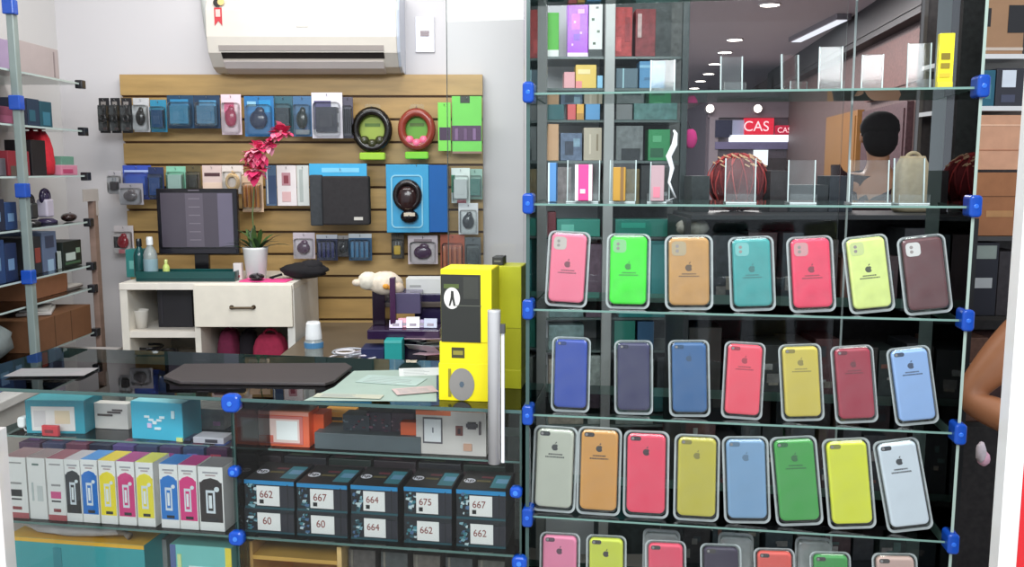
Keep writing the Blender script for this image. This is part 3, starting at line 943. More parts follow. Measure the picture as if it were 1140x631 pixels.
# ---- bottom of the counter, cut by the frame
def lowbox(label, x0, y0, x1, bb, D, col, z=None, **k):
    u, _, W, _ = frect(x0, y0, x1, y0 + 20, bb)
    H = F((x0 + x1) / 2, y0, bb)[1] - LOWZ - .0006
    p = FW(u, bb, LOWZ + .0006)
    return carton(label, p.x, p.y, p.z, W, H, D, col, rz=ANG, **k)
lowbox('large teal carton with yellow top edge at the lower left', 8, 602, 160, .06, .15, '#3fa2a8', top='#e4b03c', prints=((0, .955, 1, .045, '#eeb638'), (.34, 0, .06, .9, '#2f8a94')))
lowbox('light teal and yellow box right of the plastic bag', 190, 608, 258, .04, .18, '#7cc6c0', top='#6aa8a0', prints=((0, 0, .09, 1, '#5c6c9c'), (.9, 0, .1, 1, '#f0d84c'), (.3, .72, .4, .06, '#e8f0ee'), (.45, .0, .4, .68, '#ecc8cc'), (.12, .3, .06, .6, '#d8e4a0')))
lowbox('grey carton between the bag and the light teal box', 166, 600, 186, .14, .2, '#8c8c8c')
# translucent bag lying on the teal carton
zb_ = F(84, 602, .06)[1] + .0025
t = Thing('plastic_bag', 'grey-white crumpled plastic bag lying on the large teal carton', 'bag', tuple(FW(F(88, 600, .10)[0], .098, zb_)), ANG)
q = t.part('bag_body', smooth=True)
q.blob((0, 0, .024), .15, .044, .023, ('#c4bcba', 'soft'), 22, .1, random.Random(5))
q = t.part('gathered_neck', smooth=True); q.tube([(.12, -.01, .02), (.142, -.015, .016), (.158, -.02, .012)], .012, ('#8a7c70', 'soft'), 8, rr=[.014, .006, .010])
t.done()
# wooden tray with pens
u, _, W, _ = frect(276, 607, 380, 625, .05)
zt_ = F(330, 606, .05)[1]
t = Thing('wooden_tray', 'open wooden drawer tray below the cartridge boxes', 'tray', tuple(FW(u, .05, LOWZ + .0006)), ANG)
TH = zt_ - LOWZ
q = t.part('tray_side', bev=.001); q.box(-W / 2, -W / 2 + .012, 0, .25, 0, TH, ('#c99a58', 'wood'))
q = t.part('tray_side', bev=.001); q.box(W / 2 - .012, W / 2, 0, .25, 0, TH, ('#e0b878', 'wood'))
q = t.part('tray_back'); q.box(-W / 2 + .012, W / 2 - .012, .24, .25, 0, TH, ('#b08040', 'wood'))
q = t.part('tray_shelf'); q.box(-W / 2 + .012, W / 2 - .012, 0, .24, TH - .045, TH - .035, ('#cfa04e', 'wood'))
q = t.part('tray_bottom'); q.box(-W / 2 + .012, W / 2 - .012, 0, .24, 0, .01, ('#b08040', 'wood'))
t.done()
for i in range(5):
    x0 = 388 + i * 36
    lowbox('tall dark grey pouch below the cartridge boxes, %s from the left' % names[i], x0, 612 + i * 3, x0 + 30, .08, .1, ['#4a4442', '#3c3f40', '#57504a', '#33383a', '#4c4a44'][i], kind='mottle', name='grey_pouch', cat='pouch', prints=((.1, 0, .08, 1, '#6c665c'),))
# tube frame: silver upright slab and its foot
u, _ = F(551, 450, -.03)
zt_, zb_ = F(551, 345, -.03)[1], F(551, 515, -.03)[1]
t = Thing('silver_upright_panel', 'silver-white rounded upright panel in front of the yellow boxes', 'panel', tuple(FW(u, -.03, zb_)), ANG)
HH = zt_ - zb_
q = t.part('panel', smooth=True)
q.loft([[(.0155 * math.cos(a) * (1 if math.cos(a) < 0 else .8), .016 * math.sin(a), z) for a in [2 * math.pi * i / 20 for i in range(20)]] for z in (0, HH - .004, HH)], ('#b9b8b8', 'gloss'))
q = t.part('edge_strip', label='white strip along its right side'); q.box(.0135, .020, .002, .010, 0, HH - .04, ('#eeeef0', 'gloss'))
q = t.part('clamp', label='small dark clamp'); q.box(.012, .022, -.004, .008, HH - .05, HH - .03, ('#4c4c4e', 'gloss'))
q = t.part('bracket'); q.box(-.01, .01, .014, .026, .03, .05, ('#8c8c8e', 'metal'))
t.done()

# ================================================================== things on the counter top
# black mat
u0_, _ = F(180, 425, .3)
def tp(px, py):
    """point on the counter top under a pixel"""
    d = ray(px, py); k = (CTZ - CAMZ) / d.z
    p = d * k + Vector((0, 0, CAMZ))
    return p
pts = [tp(182, 422), tp(205, 408), tp(385, 407), tp(392, 411), tp(372, 427), tp(362, 430), tp(200, 428)]
cpt = sum(pts, Vector()) / len(pts)
t = Thing('counter_mat', 'dark grey flat mat lying on the glass counter top', 'mat', (cpt.x, cpt.y, CTZ + .0005))
q = t.part('counter_mat', bev=.002)
q.loft([[(p.x - cpt.x, p.y - cpt.y, zz) for p in pts] for zz in (0, .008)], ('#332c2c', 'matte'))
t.done()
pts = [tp(338, 446), tp(372, 431), tp(394, 413), tp(486, 411), tp(486, 447)]
cpt = sum(pts, Vector()) / len(pts)
t = Thing('work_mat', 'pale grey-green work mat under the papers on the counter top', 'mat', (cpt.x, cpt.y, CTZ + .0004))
q = t.part('work_mat'); q.loft([[(p.x - cpt.x, p.y - cpt.y, zz) for p in pts] for zz in (0, .0003)], ('#9aaca0', 'matte'))
t.done()
# yellow boxes
def top_box(label, x0, y0, x1, bb, D, col, z=None, **k):
    z0 = CTZ + .0006 if z is None else z
    u, _, W, _ = frect(x0, y0, x1, y0 + 60, bb)
    H = F((x0 + x1) / 2, y0, bb)[1] - z0
    p = FW(u, bb, z0)
    r = carton(label, p.x, p.y, p.z, W, H, D, col, rz=ANG + k.pop('dr', 0), **k)
    return r, z0 + H
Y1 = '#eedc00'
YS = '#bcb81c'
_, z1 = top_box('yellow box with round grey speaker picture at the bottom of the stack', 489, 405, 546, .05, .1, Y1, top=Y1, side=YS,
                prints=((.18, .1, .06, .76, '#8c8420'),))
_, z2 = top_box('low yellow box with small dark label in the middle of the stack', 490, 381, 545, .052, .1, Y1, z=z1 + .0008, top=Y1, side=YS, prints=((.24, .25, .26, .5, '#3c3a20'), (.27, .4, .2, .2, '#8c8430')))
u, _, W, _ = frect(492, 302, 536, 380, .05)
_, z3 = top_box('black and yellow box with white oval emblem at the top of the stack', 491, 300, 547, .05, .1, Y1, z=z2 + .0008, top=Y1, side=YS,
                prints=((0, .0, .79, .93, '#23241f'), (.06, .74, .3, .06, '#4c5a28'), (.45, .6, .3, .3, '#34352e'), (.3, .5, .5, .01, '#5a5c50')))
# pictures on the two boxes (ovals) as flat printed pieces
def disc(label, name, cat, px, py, bb, rx, rz_, col, z=None):
    pass
for (nm, cx_, cy_, rw, rh, col, det) in (('emblem_print', 503, 332, 9, 12, '#d8d4cc', '#2a2a24'), ('speaker_print', 514, 428, 14, 18, '#85817c', '#4c5a66')):
    u_, z_ = F(cx_, cy_, .047)
    par = [o for o in COL.objects if o.get('label', '').startswith('black and yellow box' if nm == 'emblem_print' else 'yellow box with round')][0]
    rwm = F(cx_ + rw, cy_, .047)[0] - u_
    rhm = z_ - F(cx_, cy_ + rh, .047)[1]
    lu = (Vector(FW(u_, .05, z_)) - Vector(par.location))
    lx, lz = lu.dot(UX), lu.z
    q = MB()
    n = 26
    q.prism([(lx + rwm * math.cos(2 * math.pi * i / n), lz + rhm * math.sin(2 * math.pi * i / n)) for i in range(n)], -.0020, -.0012, (col, 'matte'))
    if nm == 'emblem_print':
        q.prism([(lx + a * rwm, lz + c * rhm) for a, c in ((-.1, .7), (.2, .65), (.25, .1), (.45, -.7), (.2, -.7), (.05, -.1), (-.2, -.7), (-.4, -.7), (-.15, .1))], -.0026, -.0020, (det, 'matte'))
    else:
        q.prism([(lx + rwm * .2 * math.cos(i), lz + rhm * .2 * math.sin(i)) for i in range(6)], -.0026, -.0020, (det, 'matte'))
    q.build(nm, par)['label'] = 'white oval emblem' if nm == 'emblem_print' else 'grey round speaker picture'
zc = CTZ + .0006
for nm, yt, c, b_ in (('lowest', 412, '#b4b414', .18), ('middle', 365, '#b0b016', .182), ('topmost', 297, '#b8ba18', .18)):
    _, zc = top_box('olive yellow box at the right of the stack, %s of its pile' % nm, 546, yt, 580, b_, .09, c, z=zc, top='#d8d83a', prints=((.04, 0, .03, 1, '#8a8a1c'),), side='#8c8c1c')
    zc += .0008
u, _, W, _ = frect(534, 284, 558, 297, .2)
p = FW(u, .2, zc + .0)
_, _ = top_box('small black case standing on the olive yellow boxes', 548, 286, 560, .2, .05, '#2a2a2a', z=zc, prints=((.2, .4, .6, .2, '#6c6c66'),))
# tall glass pane at the back of the counter
ua, ub = F(499, 250, .40)[0], F(583, 250, .40)[0]
t = Thing('glass_screen', 'tall clear glass screen rising from the counter beside the cabinet', 'glass pane', tuple(FW(0, .40, CTZ + .001)), ANG)
q = t.part('glass_screen'); q.box(ua, ub, 0, .006, 0, 1.35, GLASS, edge=('#4a5652', 'gloss'))
q.box(ua - .001, ua, 0, .006, 0, 1.35, ('#55605c', 'gloss'))
t.done()
# papers on the right half of the counter
rn = random.Random(4)
for k, (px, py, wx, wy, c, r_, lb) in enumerate(((470, 414, .12, .09, '#d8dcd8', .3, 'white paper sheet nearest the yellow boxes'), (436, 424, .16, .08, '#a8bcb4', -.1, 'pale green paper sheet on the counter top'),
                                               (388, 442, .16, .035, '#b4b4a0', .05, 'narrow cream paper sheet at the front of the counter top'), (462, 436, .10, .06, '#c4aca8', .5, 'pinkish paper sheet on the counter top'), (58, 416, .2, .09, '#8c8888', .2, 'grey-white paper at the left of the counter top'))):
    p = tp(px, py)
    t = Thing('paper_sheet', lb, 'paper', (p.x, p.y, CTZ + .0008 + k * .0009), ANG + r_)
    q = t.part('paper_sheet'); q.box(-wx / 2, wx / 2, -wy / 2, wy / 2, 0, .0006, (c, 'matte'))
    for j in range(5):
        q.box(-wx * .4, wx * rn.uniform(0, .4), -wy * .4 + wy * .17 * j, -wy * .4 + wy * .17 * j + .003, .0006, .0008, ('#8c9490', 'matte'))
    t.done()

# ================================================================== GOODS on the slatwall
Yw = 4.0
P = pack
for k, (a, c, nm) in enumerate(((111, 124, 'leftmost'), (124, 136, 'middle'), (136, 149, 'right'))):
    P('black cable pack at the upper left of the slatwall, %s of three' % nm, (a, 109, c, 148), Yw - .01 * k, '#18161a', '#2c2426', 'coil', prints=((.2, .8, .5, .1, '#8a8480'), (.3, .1, .4, .06, '#4a2c2c')), wall=4.12)
P('white pack with black oval mouse beside the black cable packs', (149, 109, 168, 147), Yw, '#c6c6c8', '#241c1c', 'blob')
P('teal blue pack beside the white mouse pack', (168, 111, 187, 147), Yw - .015, '#2c86a8', '#1c4c78', 'box', prints=((.1, .1, .4, .3, '#4cb0b8'),))
P('dark blue pack with light blue card, left of its twin', (187, 106, 217, 143), Yw - .02, '#123c5a', '#3a8ab0', 'box', prints=((.12, .1, .68, .78, '#2c80ac'), (.2, .12, .25, .22, '#9cc8c8')), dome=True)
P('dark blue pack with light blue card, left of the pink pack', (217, 106, 246, 143), Yw - .02, '#10304e', '#3f7ba0', 'box', prints=((.2, .1, .66, .75, '#4a8cb4'), (.35, .15, .3, .3, '#1c3048')))
P('white pack holding a pink accessory', (247, 105, 270, 150), Yw - .01, '#e8d0d8', '#b82c58', 'blob', prints=((.15, .5, .5, .3, '#d85c88'),))
P('bright blue pack right of the pink pack', (273, 107, 306, 152), Yw - .02, '#1c6ea8', '#1c2c50', 'blob', prints=((.1, .75, .3, .12, '#8cc0d8'), (.5, .6, .4, .3, '#1c88c0')))
P('dark teal pack behind the upper pink blossom', (306, 107, 327, 148), Yw, '#2c5a68', '#20303c', 'box')
P('slate blue pack with small dark device', (327, 107, 348, 152), Yw - .01, '#3c6890', '#1c2824', 'blob', prints=((.1, .05, .8, .12, '#8c98a0'),))
P('purple and white pack turned slightly aside', (348, 103, 382, 154), Yw - .02, '#dcd8e0', '#262436', 'box', prints=((.08, .2, .55, .62, '#4c4478'), (.68, .55, .2, .12, '#77757c'), (.72, .25, .15, .1, '#77757c')))
P('slim dark pack right of the purple and white one', (382, 108, 394, 154), Yw - .01, '#4a4656', '#2c2838', 'sticks')
def headphones(label, px, Y, ring, inner, base, extra):
    X, Z, W, H = rect(*px, Y)
    t = Thing('headphone_pack', label, 'headphone pack', (X, Y, Z))
    q = t.part('clear_hanger', label='clear hanging tab'); q.rr(0, H * .92, W * .4, H * .2, .01, [(-.002, 0), (.001, 0)], CLEAR)
    q = t.part('ring', smooth=True); q.torus((0, -.03, H * .54), W * .42, .018, (ring, 'gloss'), sz=1.12)
    q = t.part('insert_card', label='green round insert card'); n = 28
    q.prism([(W * .36 * math.cos(2 * math.pi * i / n), H * .54 + W * .4 * math.sin(2 * math.pi * i / n)) for i in range(n)], -.012, -.008, (inner, 'matte'))
    q.box(-W * .2, W * .2, -.0135, -.012, H * .6, H * .66, ('#4c6a1c', 'matte'))
    q = t.part('ear_pads', smooth=True, label=extra[1])
    for s_ in (-1, 0, 1):
        q.blob((s_ * W * .2, -.032, H * (.34 if s_ else .28)), W * .13, .02, W * .13, (extra[0], 'gloss'))
    q = t.part('base_tab', bev=.003, label='green plastic base'); q.rr(0, H * .05, W * .66, H * .14, .008, [(-.045, .002), (-.04, 0), (-.005, 0)], (base, 'gloss'))
    q = t.part('hook'); hook(q, H * .95, -.03, 4.075 - Y)
    t.done()
headphones('round black headphone pack with olive green insert', (394, 117, 438, 177), 4.03, '#18140f', '#8ea23c', '#9cc83c', ('#3a3c24', 'dark ear pads'))
headphones('round copper red headphone pack with green insert and pink pads', (445, 117, 485, 176), 4.03, '#8a3a2c', '#5c9a2c', '#7cc83c', ('#ee7494', 'pink ear pads'))
P('large green pack with purple strip and black tab, right end of the slatwall', (504, 107, 536, 171), Yw, '#6ccc50', None, prints=((.28, .88, .32, .12, '#2c3428'), (.0, .22, .98, .27, '#4c2c50'), (.0, .0, 1, .04, '#8c6c5c'), (.1, .24, .1, .2, '#7a5a80'), (.4, .24, .1, .2, '#6a4a70'), (.7, .24, .1, .2, '#80608a')), dome=False)
P('narrow green pack with purple strip beside the large green pack', (488, 114, 502, 168), Yw - .01, '#74d04c', None, prints=((.1, .22, .88, .27, '#3a2440'),), dome=False)
# row 2
P('small clear pack at the far left of the second row', (121, 190, 137, 216), Yw, '#b8b4b8', '#50484c', 'plug', wall=4.12)
P('cobalt blue boxed pack in the second row', (138, 184, 170, 222), Yw, '#3a54b4', '#4c6cd0', 'box', prints=((.05, .8, .9, .06, '#b0c0e8'),))
P('grey pack hanging in front of the cobalt blue one', (134, 204, 160, 228), Yw - .06, '#98949a', '#6c6468', 'blob')
P('navy pack right of the cobalt blue one', (166, 186, 184, 222), Yw - .02, '#22305a', '#2c4c88', 'box')
P('mint green pack above the monitor', (186, 185, 208, 214), Yw, '#86c4a8', '#b8d8cc', 'box', prints=((.2, .3, .3, .3, '#3c7c60'),))
P('olive brown pack above the monitor', (208, 184, 225, 216), Yw - .01, '#5c5030', '#2c2818', 'box')
P('cream pink pack with dark bar above the monitor', (226, 184, 248, 216), Yw, '#dcc4bc', None, prints=((.1, .62, .8, .12, '#4c2c30'), (.0, .0, 1, .4, '#e8cdb8')), dome=False)
P('cream pack with peach cable above the monitor', (248, 184, 272, 216), Yw - .01, '#e4d8d0', '#f0c890', 'coil')
P('peach orange cable pack right of the monitor', (270, 194, 294, 236), Yw - .015, '#e0c0a0', '#dc9048', 'sticks')
P('dark blue glass screen pack beside the white ones', (296, 184, 309, 229), Yw - .02, '#48607c', None, prints=((.1, .05, .12, .9, '#c4ccd0'), (.25, .05, .7, .7, '#33486a')), dome=False)
P('white screen pack with pink phone picture', (309, 184, 331, 229), Yw - .02, '#e4dcdc', None, prints=((.25, .5, .45, .32, '#b88890'), (.35, .55, .25, .2, '#883c48'), (.25, .1, .45, .25, '#d8b0b0')), dome=False)
P('plain white and grey screen pack', (331, 184, 345, 229), Yw - .015, '#ccd0cc', None, prints=((.2, .1, .3, .8, '#a8b0ac'),), dome=False)
X, Z, W, H = rect(345, 182, 416, 251, Yw - .03)
t = Thing('fabric_case_pack', 'large black fabric case with bright blue header card', 'case pack', (X, Yw - .03, Z))
q = t.part('header_card', label='bright blue header card'); q.box(-W / 2, W * .42, .0, .004, H * .78, H, ('#38a8d8', 'matte')); q.box(-W * .3, W * .3, -.001, 0, H * .86, H * .93, ('#7cc8e8', 'matte'))
q = t.part('fabric_case', bev=.008); q.box(-W * .26, W * .48, -.06, 0, H * .02, H * .80, ('#2c2a2c', 'cloth'))
q = t.part('side_pocket', bev=.006); q.box(-W * .48, -W * .28, -.03, 0, H * .0, H * .82, ('#3c4044', 'cloth'))
q = t.part('small_tag', label='small white tag'); q.box(W * .24, W * .38, -.062, -.06, H * .1, H * .15, ('#c8c4bc', 'matte'))
q = t.part('hook'); hook(q, H * .9, -.01, .105)
t.done()
X, Z, W, H = rect(430, 183, 499, 259, Yw - .06)
t = Thing('headset_box', 'large sky blue box holding a black headset', 'headset box', (X, Yw - .06, Z))
q = t.part('box_body', bev=.003)
q.box(-W / 2, W * .2, 0, .12, 0, H, ('#3f9cc8', 'gloss')); 
q = t.part('box_side', bev=.002, label='deep blue side face'); q.box(W * .2, W / 2, .004, .12, 0.002, H - .002, ('#125aa0', 'gloss'))
q = t.part('window_frame', label='pale blue window edge'); q.rr(-W * .16, H * .46, W * .52, H * .78, .02, [(-.003, 0), (-.003, .006), (.0, .006), (.0, 0)], ('#8cc8dc', 'gloss'), closed=True)
q = t.part('headset', smooth=True, label='black headset')
q.torus((-W * .15, -.01, H * .55), W * .19, .014, ('#1c1414', 'gloss'), sz=1.1)
q.blob((-W * .15, -.012, H * .5), W * .17, .02, H * .2, ('#2c1a1a', 'gloss'))
q.blob((-W * .12, -.014, H * .24), W * .15, .022, H * .1, ('#141014', 'gloss'))
q = t.part('metal_detail', label='bright metal detail'); q.box(-W * .2, -W * .02, -.035, -.03, H * .25, H * .30, ('#d8c8b0', 'metal'))
q = t.part('hook'); hook(q, H - .008, .0, .13)
t.done()
P('small white and green pack at the right end of the second row', (503, 187, 523, 226), Yw, '#cfdcd8', '#e4e8e8', 'box', prints=((.0, .3, .2, .5, '#2c8c64'), (.3, .0, .5, .1, '#a04c58')))
P('green-grey pack tucked behind, at the slatwall right edge', (520, 188, 537, 222), Yw + .03, '#8cb0a4', '#4c8c80', 'box')
P('white pack holding a black mouse, low at the right edge', (511, 226, 532, 261), Yw - .01, '#c8ccd0', '#282c34', 'blob')
# row 3
P('white and purple pack above the black bag on the desk', (327, 259, 351, 288), Yw, '#c8bcc4', '#5c3c54', 'blob')
P('navy and white striped pack in the third row', (353, 261, 376, 290), Yw, '#2a3050', '#3a3c6c', 'sticks', header='#b8bcc4')
P('black pack between the two blue ones in the third row', (376, 262, 390, 286), Yw + .01, '#2c2428', '#181418', 'blob', header='#94908c')
P('steel blue pack with white header in the third row', (389, 260, 414, 290), Yw, '#285478', '#3c78a4', 'sticks', header='#bcc4c8')
P('small yellow and dark pack above the beige plush', (436, 260, 450, 288), Yw, '#3c3428', '#d8b030', 'plug')
P('white pack with purple device above the purple organizer', (455, 262, 487, 294), Yw, '#d0c4c8', '#4c2c50', 'blob', prints=((.2, .75, .6, .12, '#98888c'),))
P('brick red striped pack above the black and yellow box', (491, 261, 517, 304), Yw, '#a4543c', '#c87454', 'sticks')
P('slate grey pack beside the brick red one', (518, 264, 535, 300), Yw, '#5c6468', '#3c4448', 'box')
# left of monitor, hanging on the wall
P('red and white pack hanging on the white wall left of the monitor', (128, 251, 150, 282), 4.05, '#d8d0d0', '#a82c38', 'blob', prints=((.0, .2, .35, .4, '#2c2428'), (.2, .0, .3, .15, '#e88c94')), wall=4.12)

# ================================================================== desk
LC = at(438, 408, 3.09).z - .0006
YD = 3.6
dxl, dxr = at(133, 320, YD).x, at(327, 320, YD).x
dz = at(230, 315, YD).z
DD = YB - .05 - YD - .02
t = Thing('storage_desk', 'white storage desk with one drawer and open cubbies under the monitor', 'desk', (dxl, YD, 0))
DW = dxr - dxl
q = t.part('desk_top', bev=.002); q.box(0, DW, -.005, DD, dz - .028, dz, ('#e9e2d6', 'matte'))
q = t.part('side_panel'); q.box(0, .03, 0, DD, 0, dz - .028, ('#ded8cc', 'matte'))
q = t.part('side_panel'); q.box(DW - .03, DW, 0, DD, 0, dz - .028, ('#e2dfd8', 'matte'))
dm = at(219, 340, YD).x - dxl
q = t.part('divider'); q.box(dm - .012, dm + .012, 0, DD, 0, dz - .028, ('#e6dfd2', 'matte'))
zs1 = at(180, 369, YD).z
zs2 = at(180, 410, YD).z
zd = at(270, 363, YD).z
q = t.part('shelf'); q.box(.03, dm - .012, .004, DD, zs1 - .026, zs1, ('#e2dbd0', 'matte'))
q = t.part('shelf'); q.box(.03, dm - .012, .004, DD, zs2 - .026, zs2, ('#e2dbd0', 'matte'))
q = t.part('shelf'); q.box(dm + .012, DW - .03, .004, DD, zs2 - .026, zs2, ('#e2dbd0', 'matte'))
q = t.part('back_panel'); q.box(.03, DW - .03, DD - .01, DD, 0, dz - .028, ('#a8a296', 'matte'))
q = t.part('drawer', bev=.002); q.box(dm - .004, DW - .004, -.02, -.001, zd, dz - .006, ('#e8e0d0', 'matte'))
q.box(dm + .015, DW - .035, 0, DD - .05, zd + .01, dz - .04, ('#c8c0b0', 'matte'))
q = t.part('handle', sub='drawer', smooth=False, label='dark bronze handle')
hx, hz = at(272, 344, YD).x - dxl, at(272, 341, YD).z
q.tube([(hx - .045, -.021, hz), (hx - .045, -.042, hz), (hx + .045, -.042, hz), (hx + .045, -.021, hz)], .005, ('#6c5c48', 'metal'))
q.cyl((hx - .045, -.022, hz), .009, .004, ('#5c4c3c', 'metal'), 'y'); q.cyl((hx + .045, -.022, hz), .009, .004, ('#5c4c3c', 'metal'), 'y')
t.done()
# cubby contents
pc_ = at(158, 368, YD + .06)
t = Thing('white_cup', 'white plastic cup in the upper left cubby of the desk', 'cup', (at(158, 368, YD + .08).x, YD + .08, zs1 + .0005))
q = t.part('white_cup', smooth=True); q.lathe((0, 0, 0), [(.022, 0), (.032, .075), (.034, .078), (.031, .078), (.021, .004)], ('#d8d4cc', 'gloss'))
t.done()
X, Z, W, H = rect(174, 322, 218, 368, YD + .1)
carton('black box filling the upper left cubby', X, YD + .1, zs1 + .0005, W * .92, H * .94, .2, '#16141a', prints=((.1, .1, .05, .8, '#24222a'),))
t = Thing('cable_pile', 'black coiled cables and adapters in the lower left cubby', 'cables', (at(178, 398, YD + .12).x, YD + .12, zs2 + .0005))
rn = random.Random(11)
q = t.part('coiled_cable', smooth=True)
for k in range(5):
    q.torus((rn.uniform(-.06, .06), rn.uniform(-.02, .03), .012 + .013 * k), rn.uniform(.035, .06), .0055, (['#1c1a1c', '#2a282a'][k % 2], 'gloss'), axis='z', seg=20, q=6)
q = t.part('adapter', bev=.003); q.box(-.09, -.04, -.05, -.01, 0, .03, ('#262426', 'gloss')); q.box(.02, .07, -.055, -.02, 0, .04, ('#38363a', 'gloss'))
t.done()
def bag(label, X, Y, Z, W, H, D, col, handle=True, seed=1):
    t = Thing('fabric_bag', label, 'bag', (X, Y, Z))
    rnd = random.Random(seed)
    q = t.part('bag_body', smooth=True)
    rings = []
    for j, (f, s_) in enumerate(((0, .88), (.05, 1), (.3, 1.04), (.6, .97), (.85, .82), (1, .6))):
        ring = []
        for i in range(28):
            a = 2 * math.pi * i / 28
            k = 1 + .09 * math.sin(7 * a + seed + j) * f
            sq = max(abs(math.cos(a)), abs(math.sin(a))) ** -.5
            ring.append((W / 2 * s_ * math.cos(a) * sq * k * .92, D / 2 + D / 2 * s_ * math.sin(a) * sq * k * .92, H * f))
        rings.append(ring)
    q.loft(rings, (col, 'cloth'))
    if handle:
        q = t.part('bag_handle', smooth=True); q.torus((0, D * .5, H * .92), W * .2, .006, (col, 'cloth'), seg=16, a0=0, a1=180)
    return t.done()
bag('crimson fabric bag in the lower right cubby of the desk', at(300, 400, YD + .1).x, YD + .06, zs2 + .0005, .15, .12, .14, '#a02848', seed=3)
bag('dark plum fabric bag in the lower right cubby', at(252, 400, YD + .1).x, YD + .08, zs2 + .0005, .09, .135, .14, '#6a1c3c', seed=5)
bag('black fabric bag between the crimson and plum bags', at(274, 400, YD + .15).x, YD + .14, zs2 + .0005, .08, .12, .12, '#18121a', seed=8)
X, Z, W, H = rect(219, 385, 236, 405, YD + .02)
carton('small white floral box at the left of the right cubby', X + .03, YD + .02, zs2 + .0005, W * .9, .05, .03, '#dcd0cc', prints=((.3, .4, .3, .3, '#b87c88'), (.1, .2, .2, .2, '#c89ca4')))
# monitor
YM = 3.78
X, Z, W, H = rect(175, 210, 268, 283, YM)
t = Thing('computer_monitor', 'black flat monitor with dull grey-violet screen on the desk', 'monitor', (X, YM, dz + .0005))
zb = Z - dz
q = t.part('bezel', bev=.004); q.box(-W / 2, W / 2, 0, .03, zb, zb + H, ('#16141a', 'gloss'))
q = t.part('screen', label='grey-violet screen')
q.box(-W / 2 + .018, W / 2 - .018, -.002, 0, zb + .03, zb + H - .018, ('#504a54', 'gloss'))
q.box(-W * .14, W * .08, -.003, -.002, zb + .032, zb + H - .02, ('#625b66', 'gloss'))
q.box(W * .26, W / 2 - .02, -.0028, -.002, zb + .032, zb + H - .02, ('#6c6678', 'gloss'))
for k in range(7):
    q.box(-W * .10, W * .04, -.0035, -.003, zb + .06 + k * .035, zb + .063 + k * .035, ('#857e88', 'gloss'))
q = t.part('lower_strip'); q.box(-W / 2 + .01, W / 2 - .01, -.003, 0, zb + .004, zb + .022, ('#222028', 'gloss'))
q = t.part('stand_neck'); q.box(-.03, .03, .03, .05, .01, zb + .12, ('#141216', 'gloss'))
q = t.part('stand_base', smooth=False); q.lathe((0, .04, 0), [(.11, 0), (.11, .008), (.04, .014), (.03, .016)], ('#141216', 'gloss'), 28, sy=.7)
t.done()
# dark teal tray along the desk
xa, xb_ = at(152, 306, YD + .05).x, at(262, 306, YD + .05).x
zt_ = at(200, 300, YD + .05).z - dz
t = Thing('teal_tray', 'long dark teal tray in front of the monitor', 'tray', ((xa + xb_) / 2, YD + .04, dz + .0005))
W = xb_ - xa
q = t.part('tray_floor', bev=.002); q.box(-W / 2, W / 2, 0, .11, 0, .012, ('#143c3c', 'gloss'))
q = t.part('tray_rim', bev=.002)
for a, b_, c_, d_ in ((-W / 2, W / 2, 0, .006), (-W / 2, W / 2, .104, .11), (-W / 2, -W / 2 + .006, .006, .104), (W / 2 - .006, W / 2, .006, .104)):
    q.box(a, b_, c_, d_, .012, .042, ('#1a4a48', 'gloss'))
t.done()
# bottles by the monitor
def bottle(label, px, py, Y, z0, R, H, col, cap, liquid=None, kind='clear', trig=False):
    X = at(px, py, Y).x
    t = Thing('bottle', label, 'bottle', (X, Y, z0))
    q = t.part('bottle_body', smooth=True)
    q.lathe((0, 0, 0), [(R * .9, 0), (R, .006), (R, H * .55), (R * .85, H * .65), (R * .38, H * .78), (R * .38, H * .82)], (col, kind))
    if liquid:
        q = t.part('label_band', label='coloured label band'); q.lathe((0, 0, 0), [(R * 1.02, H * .15), (R * 1.03, H * .16), (R * 1.03, H * .45), (R * 1.02, H * .46)], (liquid, 'matte'))
    q = t.part('cap', smooth=False)
    q.lathe((0, 0, 0), [(R * .48, H * .80), (R * .48, H * .94), (R * .4, H)], (cap, 'gloss'))
    return t.done()
trz = dz + .013
bottle('clear water bottle with white cap beside the monitor', 168, 298, YD + .09, trz, .028, .17, '#b8ccd0', '#e8ecec', '#88a4ac', 'milky')
bottle('dark bottle with black cap left of the clear bottle', 156, 298, YD + .12, trz, .024, .16, '#1c4c4c', '#141a1c', None, 'gloss')
bottle('small yellow-green bottle in the teal tray', 185, 298, YD + .09, trz, .014, .075, '#c8d878', '#dce890', None, 'gloss')
t = Thing('spray_bottle', 'spray bottle with tall white cap and blue band at the desk corner', 'bottle', (at(350, 404, 3.2).x, 3.2, LC + .0006))
sk = (at(350, 358, 3.2).z - LC) / .262
q = t.part('bottle_body', smooth=False); q.lathe((0, 0, 0), [(.030, 0), (.034, .006), (.034, .125 * sk), (.030, .14 * sk), (.028, .145 * sk)], ('#b4ccd4', 'milky'), 24)
q = t.part('blue_band', label='blue label band'); q.lathe((0, 0, 0), [(.0345, .088 * sk), (.035, .089 * sk), (.035, .124 * sk), (.0345, .125 * sk)], ('#4c84b0', 'matte'), 24)
q = t.part('cap', label='tall white cap'); q.lathe((0, 0, 0), [(.030, .146 * sk), (.030, .17 * sk), (.026, .25 * sk), (.022, .262 * sk)], ('#f2f4f4', 'gloss'), 24)
t.done()
carton('teal cleaning box at the left end of the tray', at(151, 305, YD + .2).x, YD + .19, dz + .0005, .07, .12, .06, '#2a7c78', prints=((.2, .3, .5, .3, '#6cb0a8'),))
